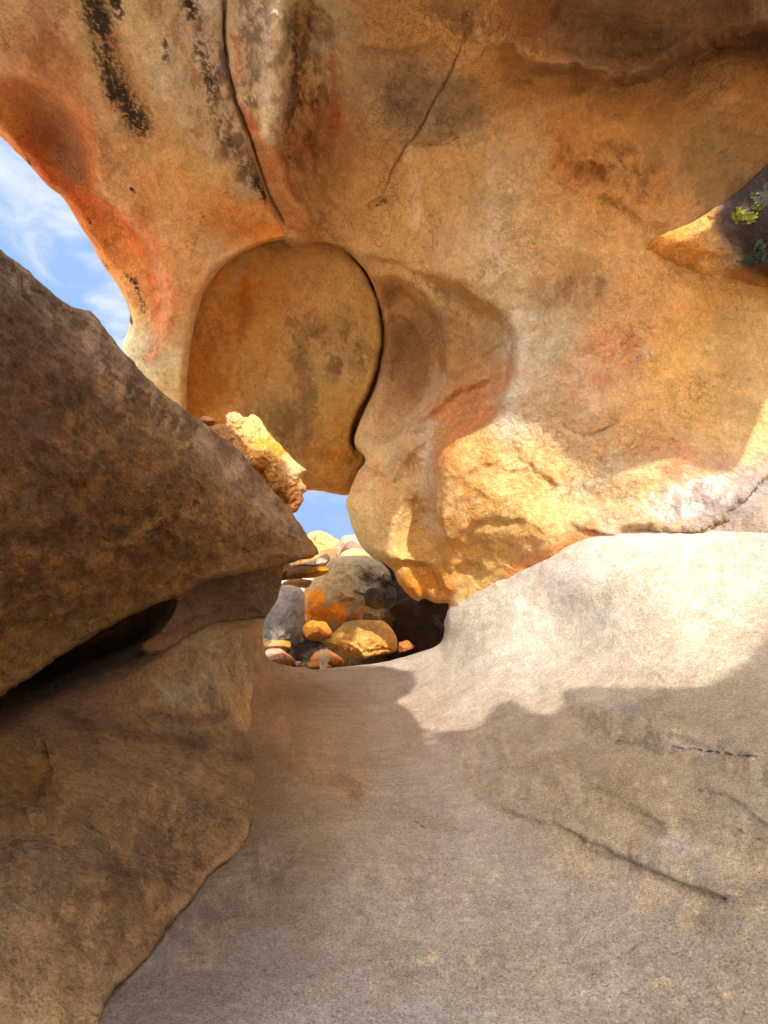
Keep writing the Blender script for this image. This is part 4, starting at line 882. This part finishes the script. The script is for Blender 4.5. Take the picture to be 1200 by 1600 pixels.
spur = Sheet('rock_spur', rough([(1004, 385), (1020, 374), (1045, 362), (1075, 350), (1098, 338), (1112, 328), (1128, 318), (1145, 305), (1165, 288), (1182, 272), (1202, 253), (1250, 215), (1300, 190), (1300, 380), (1250, 440), (1230, 490), (1150, 500), (1080, 490), (1010, 440)], 1.0, .09, 11, True, 3, False),
             [(1010, 385, 4.87), (1060, 357, 4.78), (1110, 329, 4.66), (1165, 288, 4.48), (1202, 253, 4.36), (1050, 378, 4.76), (1085, 375, 4.72), (1130, 360, 4.60), (1180, 330, 4.36), (1095, 405, 4.76), (1140, 400, 4.62), (1190, 415, 4.42), (1050, 410, 4.92), (1095, 440, 4.96), (1150, 440, 4.92), (1198, 452, 4.9), (1150, 490, 5.3), (1050, 460, 5.2), (1010, 430, 5.1), (1220, 480, 5.1), (1300, 300, 3.9), (1290, 400, 4.1)], mat_rough, spp, 1.6, spf, (4, .05), [(.03, 3, 4, 22., 'f'), (.022, 14, 4, 23., 'f')], (.1, .4, 60))
tag(spur.obj, 'rock spur at the right edge, sunlit orange tip, dark and lichen-covered behind with deep shade painted in', 'rock spur')

def lichen(px0, py0, n, sx, sy, size, colr, seed):
    r = random.Random(seed); V = []; F = []
    for k in range(n):
        x, y = px0 + r.gauss(0, sx), py0 + r.gauss(0, sy)
        c = spur.point(x, y); view = (np.array([0, 0, EYE]) - c); view /= np.linalg.norm(view)
        c = c + view * r.uniform(.004, .03)
        nrm = view + np.array([r.gauss(0, .6), r.gauss(0, .6), r.gauss(0, .6) + .3]); nrm /= np.linalg.norm(nrm)
        t = np.cross(nrm, [0.3, .2, 1]); t /= np.linalg.norm(t); b = np.cross(nrm, t)
        s = size * r.uniform(.5, 1.2); i0 = len(V); m = 7
        V.append(c)
        for q in range(m):
            a = q * 2 * math.pi / m; rr = s * r.uniform(.6, 1.1)
            V.append(c + t * math.cos(a) * rr + b * math.sin(a) * rr + nrm * s * r.uniform(.05, .4))
        for q in range(m):
            F.append((i0, i0 + 1 + q, i0 + 1 + (q + 1) % m))
    m = bpy.data.materials.new('lichen'); m.use_nodes = True
    bsdf = m.node_tree.nodes['Principled BSDF']; bsdf.inputs['Roughness'].default_value = .8
    nz = m.node_tree.nodes.new('ShaderNodeTexNoise'); nz.inputs['Scale'].default_value = 22
    rm = m.node_tree.nodes.new('ShaderNodeValToRGB'); rm.color_ramp.elements[0].position = .35; rm.color_ramp.elements[1].position = .65
    rm.color_ramp.elements[0].color = (*(colr * .4), 1); rm.color_ramp.elements[1].color = (*colr, 1)
    m.node_tree.links.new(nz.outputs['Fac'], rm.inputs[0]); m.node_tree.links.new(rm.outputs[0], bsdf.inputs['Base Color'])
    o = link_mesh('lichen', np.array(V), F, m, parent=spur.obj)
    return o
for k, (x, y, n, sx, sy, sz, cc, lab) in enumerate([
        (1158, 332, 60, 5, 3, .020, C(176, 186, 70), 'yellow-green leafy lichen clump'), (1173, 340, 60, 5, 4, .020, C(186, 192, 96), 'pale green leafy lichen clump'), (1150, 340, 40, 4, 3, .018, C(150, 160, 60), 'small olive lichen clump'),
        (1185, 322, 40, 4, 3, .018, C(130, 140, 60), 'olive lichen clump'), (1178, 305, 30, 4, 3, .016, C(110, 116, 70), 'dull grey-green lichen clump'), (1190, 400, 70, 6, 4, .020, C(70, 92, 84), 'dark blue-green lichen crust'),
        (1168, 408, 60, 6, 3, .018, C(80, 104, 94), 'dark blue-green lichen crust with pale tips'), (1186, 384, 50, 5, 4, .018, C(84, 104, 80), 'dark green lichen crust')]):
    lichen(x, y, n, sx, sy, sz, cc, k + 1)['label'] = lab

# ---------------------------------------------------------------- open land all round
def land():
    rings = [0] + list(np.geomspace(1.5, 400, 60)); n = 96
    V = [(0, 0, -.35)]; F = []
    for r in rings[1:]:
        for k in range(n):
            a = 2 * math.pi * k / n
            V.append((r * math.cos(a), r * math.sin(a), 0))
    V = np.array(V); d = np.hypot(V[:, 0], V[:, 1])
    V[:, 2] = -.35 + fbm(V, .25, 4, .5, 60) * .35 * sstep(6, 14, d) + fbm(V, .02, 4, .5, 61) * 6 * sstep(25, 120, d)
    for k in range(n): F.append((0, 1 + k, 1 + (k + 1) % n))
    for i in range(len(rings) - 2):
        for k in range(n):
            a = 1 + i * n + k; b = 1 + i * n + (k + 1) % n
            F.append((a, b, b + n, a + n))
    col = C(200, 168, 128) * (1 + .2 * fbm(V, .6, 4, .6, 62))[:, None]
    o = link_mesh('terrain', V, F, mat_far, col=col)
    tag(o, kind='structure')
land()

# ---------------------------------------------------------------- unseen blockers added behind the viewer to shape sun and shade
U = np.cross(SUN, [0, 0, 1]); U /= np.linalg.norm(U)
W = np.cross(U, SUN)
if W[2] < 0: W = -W
MID = np.array([1.0, 4.0, 1.2]); REACH = 8.5
def to_uv(p): return np.array([np.dot(p - MID, U), np.dot(p - MID, W)])

def beam(pts): return np.array([to_uv(s.point(x, y)) for s, x, y in pts])
OV, GR = overhang, ground
beams = [beam([(GR, 540, 1041), (OV, 605, 868), (OV, 612, 810), (OV, 645, 780), (OV, 676, 740), (OV, 690, 705), (OV, 720, 683), (OV, 760, 668), (OV, 800, 655), (OV, 840, 668), (OV, 870, 690), (OV, 900, 722), (OV, 930, 740), (OV, 958, 747), (OV, 985, 738), (OV, 1010, 725), (OV, 1045, 718), (OV, 1075, 732),
               (OV, 1110, 742), (OV, 1144, 736), (OV, 1164, 710), (OV, 1180, 670), (OV, 1198, 625), (OV, 1225, 570), (OV, 1300, 500), (OV, 1400, 560), (GR, 1420, 900), (GR, 1230, 965), (GR, 1200, 990), (GR, 1165, 1035), (GR, 1130, 1060), (GR, 1095, 1075), (GR, 1000, 1073), (GR, 920, 1070), (GR, 884, 1076), (GR, 873, 1104), (GR, 850, 1128), (GR, 822, 1106), (GR, 797, 1093), (GR, 772, 1104), (GR, 755, 1130), (GR, 745, 1140), (GR, 688, 1141), (GR, 680, 1186), (GR, 666, 1160), (GR, 655, 1125), (GR, 640, 1108), (GR, 615, 1097), (GR, 640, 1085), (GR, 651, 1068), (GR, 645, 1048), (GR, 600, 1040)]),
         beam([(spur, x, y) for x, y in [(1003, 384), (1040, 362), (1075, 344), (1110, 322), (1130, 316), (1118, 345), (1110, 355), (1125, 365), (1140, 382), (1132, 396), (1152, 400), (1150, 414), (1108, 436), (1092, 420), (1075, 402), (1050, 385), (1020, 394)]]),
         beam([(perched, x, y) for x, y in [(346, 638), (400, 640), (486, 738), (476, 742), (456, 727), (434, 712), (418, 702), (404, 704), (388, 700), (376, 680), (352, 664)]]),
         beam([(crusted, x, y) for x, y in [(466, 966), (500, 964), (520, 976), (520, 1000), (500, 1006), (474, 1000)]]),
         beam([(big, x, y) for x, y in [(482, 924), (506, 926), (512, 950), (545, 955), (545, 966), (500, 972), (468, 966), (470, 950)]]),
         beam([(block, x, y) for x, y in [(500, 1010), (504, 998), (530, 996), (560, 998), (590, 1004), (624, 996), (624, 1022), (566, 1034), (520, 1024)]]),
         beam([(pinkish, x, y) for x, y in [(395, 1000), (430, 996), (456, 1004), (464, 1032), (462, 1044), (400, 1040)]]),
         beam([(behind_tuft, x, y) for x, y in [(464, 1036), (484, 1020), (500, 1012), (540, 1026), (540, 1046), (464, 1048)]])]
def build_shadow_screen():  # unseen sun blocker added behind the viewer, holes follow the lit patches
    st = .05
    gx = np.arange(-7.0, 7.0, st); gy = np.arange(-6.2, 3.6, st)
    X, Y = np.meshgrid(gx, gy); sh = X.shape
    u, v = X.ravel(), Y.ravel()
    sd = np.full(u.size, -1e9); nx = np.zeros(u.size); ny = np.zeros(u.size)
    for P in beams:
        d, a, b = poly_sd(u, v, P)
        m = d > sd
        sd = np.where(m, d, sd); nx = np.where(m, a, nx); ny = np.where(m, b, ny)
    solid_side = (sd <= 0).reshape(sh)
    keep = solid_side[:-1, :-1] | solid_side[1:, :-1] | solid_side[:-1, 1:] | solid_side[1:, 1:]
    idx = np.arange(u.size).reshape(sh)
    Q = np.stack([idx[:-1, :-1], idx[1:, :-1], idx[1:, 1:], idx[:-1, 1:]], -1)[keep]
    u = np.where(sd > 0, nx, u); v = np.where(sd > 0, ny, v)
    base = MID + u[:, None] * U + v[:, None] * W + SUN * REACH
    rel = fbm(np.stack([u, v, np.zeros_like(u)], 1), .35, 4, .55, 70) * .8
    front = base + SUN * rel[:, None]; back = front + SUN * 1.4
    n = len(u)
    e = np.concatenate([Q[:, [0, 1]], Q[:, [1, 2]], Q[:, [2, 3]], Q[:, [3, 0]]])
    k = np.sort(e, 1); k = k[:, 0].astype(np.int64) * n + k[:, 1]
    _, f, c = np.unique(k, return_index=True, return_counts=True)
    be = e[f[c == 1]]
    F = np.concatenate([Q, Q[:, ::-1] + n, np.stack([be[:, 1], be[:, 0], be[:, 0] + n, be[:, 1] + n], 1)])
    V = np.concatenate([front, back])
    col = np.tile(C(190, 145, 95), (len(V), 1)) * (1 + .2 * fbm(V, .7, 4, .6, 71))[:, None]
    o = link_mesh('shadow_screen', V, F.tolist(), mat_wall, col=col)
    tag(o, 'added unseen screen behind the viewer, cut to shape the sunlit patches', 'shadow screen')
build_shadow_screen()

def shade_blob(name, label, c, r, seed, colr):
    nu, nv_ = 72, 40
    th = np.linspace(0, 2 * math.pi, nu, endpoint=False); ph = np.linspace(.02, math.pi - .02, nv_)
    T, Pp = np.meshgrid(th, ph)
    D = np.stack([np.cos(T) * np.sin(Pp), np.sin(T) * np.sin(Pp), np.cos(Pp)], -1).reshape(-1, 3)
    V = np.array(c) + D * np.array(r) * (1 + .35 * fbm(D, 1.3, 5, .55, seed))[:, None]
    F = [(i * nu + k, i * nu + (k + 1) % nu, (i + 1) * nu + (k + 1) % nu, (i + 1) * nu + k) for i in range(nv_ - 1) for k in range(nu)]
    F += [tuple(range(nu)), tuple(range((nv_ - 1) * nu, nv_ * nu))[::-1]]
    o = link_mesh(name, V, F, mat_dark, col=np.tile(colr, (len(V), 1)) * (1 + .2 * fbm(V, .8, 4, .6, seed))[:, None])
    tag(o, label, 'boulder')
shade_blob('boulder', 'added unseen boulder shape behind the viewer, there to shade the leaning slab', (-3.6, -1.5, 1.5), (2.3, 2.5, 3.0), 80, C(150, 112, 76))  # unseen blocker added to keep light off the leaning slab

# ---------------------------------------------------------------- sun, sky, camera
sun = bpy.data.lights.new('sun', 'SUN'); sun.energy = 1.36; sun.angle = math.radians(0.4); sun.color = (1.0, .955, .88)
so = bpy.data.objects.new('sun', sun); COL.objects.link(so)
so.rotation_euler = Vector(SUN).to_track_quat('Z', 'Y').to_euler()
w = bpy.data.worlds.new('World'); SC.world = w; w.use_nodes = True
nt = w.node_tree; N = nt.nodes; L = nt.links
bg = N['Background']
sky = N.new('ShaderNodeTexSky'); sky.sky_type = 'NISHITA'; sky.sun_disc = False
sky.sun_elevation = math.asin(SUN[2]); sky.sun_rotation = math.atan2(SUN[0], SUN[1])
sky.air_density = 1.0; sky.dust_density = 0.6; sky.ozone_density = 1.5
tc = N.new('ShaderNodeTexCoord')
mpg = N.new('ShaderNodeMapping'); mpg.inputs['Scale'].default_value = (2.2, 2.2, 4.5); mpg.inputs['Rotation'].default_value = (.3, .4, .6)
L.new(tc.outputs['Generated'], mpg.inputs['Vector'])
nz = N.new('ShaderNodeTexNoise'); nz.inputs['Scale'].default_value = 2.6; nz.inputs['Detail'].default_value = 9; nz.inputs['Roughness'].default_value = .58; nz.inputs['Distortion'].default_value = .4
L.new(mpg.outputs[0], nz.inputs['Vector'])
mr = N.new('ShaderNodeMapRange'); mr.interpolation_type = 'SMOOTHSTEP'; mr.inputs['From Min'].default_value = .35; mr.inputs['From Max'].default_value = .64; mr.inputs['To Max'].default_value = .85
L.new(nz.outputs['Fac'], mr.inputs['Value'])
# clouds thin out towards the horizon
sep = N.new('ShaderNodeSeparateXYZ'); L.new(tc.outputs['Generated'], sep.inputs[0])
lo = N.new('ShaderNodeMapRange'); lo.inputs['From Min'].default_value = .05; lo.inputs['From Max'].default_value = .30
L.new(sep.outputs['Z'], lo.inputs['Value'])
ml = N.new('ShaderNodeMath'); ml.operation = 'MULTIPLY'; L.new(mr.outputs[0], ml.inputs[0]); L.new(lo.outputs[0], ml.inputs[1])
mx = N.new('ShaderNodeMix'); mx.data_type = 'RGBA'
L.new(ml.outputs[0], mx.inputs['Factor']); dn = N.new('ShaderNodeMix'); dn.data_type = 'RGBA'; dn.blend_type = 'DARKEN'; dn.inputs['Factor'].default_value = 1.0
L.new(sky.outputs[0], dn.inputs[6]); 
dt = N.new('ShaderNodeVectorMath'); dt.operation = 'DOT_PRODUCT'; L.new(tc.outputs['Generated'], dt.inputs[0]); dt.inputs[1].default_value = tuple(SUN)
gl = N.new('ShaderNodeMapRange'); gl.inputs['From Min'].default_value = -.1; gl.inputs['From Max'].default_value = .9; L.new(dt.outputs['Value'], gl.inputs['Value'])
def toward_sun(a, b):
    n = N.new('ShaderNodeMix'); n.data_type = 'RGBA'; L.new(gl.outputs[0], n.inputs['Factor'])
    n.inputs[6].default_value = (*a, 1); n.inputs[7].default_value = (*b, 1); return n.outputs[2]
L.new(toward_sun((.52, .81, 1.36), (13.5, 12.8, 11.8)), dn.inputs[7])
L.new(dn.outputs[2], mx.inputs[6]); L.new(toward_sun((1.4, 1.43, 1.53), (19, 17.6, 16)), mx.inputs[7])
L.new(mx.outputs[2], bg.inputs['Color'])
bg.inputs['Strength'].default_value = 0.15

cam = bpy.data.cameras.new('camera'); co = bpy.data.objects.new('camera', cam); COL.objects.link(co)
cam.sensor_fit = 'HORIZONTAL'; cam.sensor_width = 36; cam.lens = 36 * FPX / 1200.0
cam.clip_start = .05; cam.clip_end = 2000
co.location = (0, 0, EYE); co.rotation_euler = (math.pi / 2 + PITCH, 0, 0)
SC.camera = co
SC.view_settings.view_transform = 'Standard'; SC.view_settings.look = 'None'
SC.view_settings.exposure = 2.28; SC.view_settings.gamma = 1.0
SC.cycles.max_bounces = 6; SC.cycles.diffuse_bounces = 5; SC.cycles.adaptive_threshold = 0.02
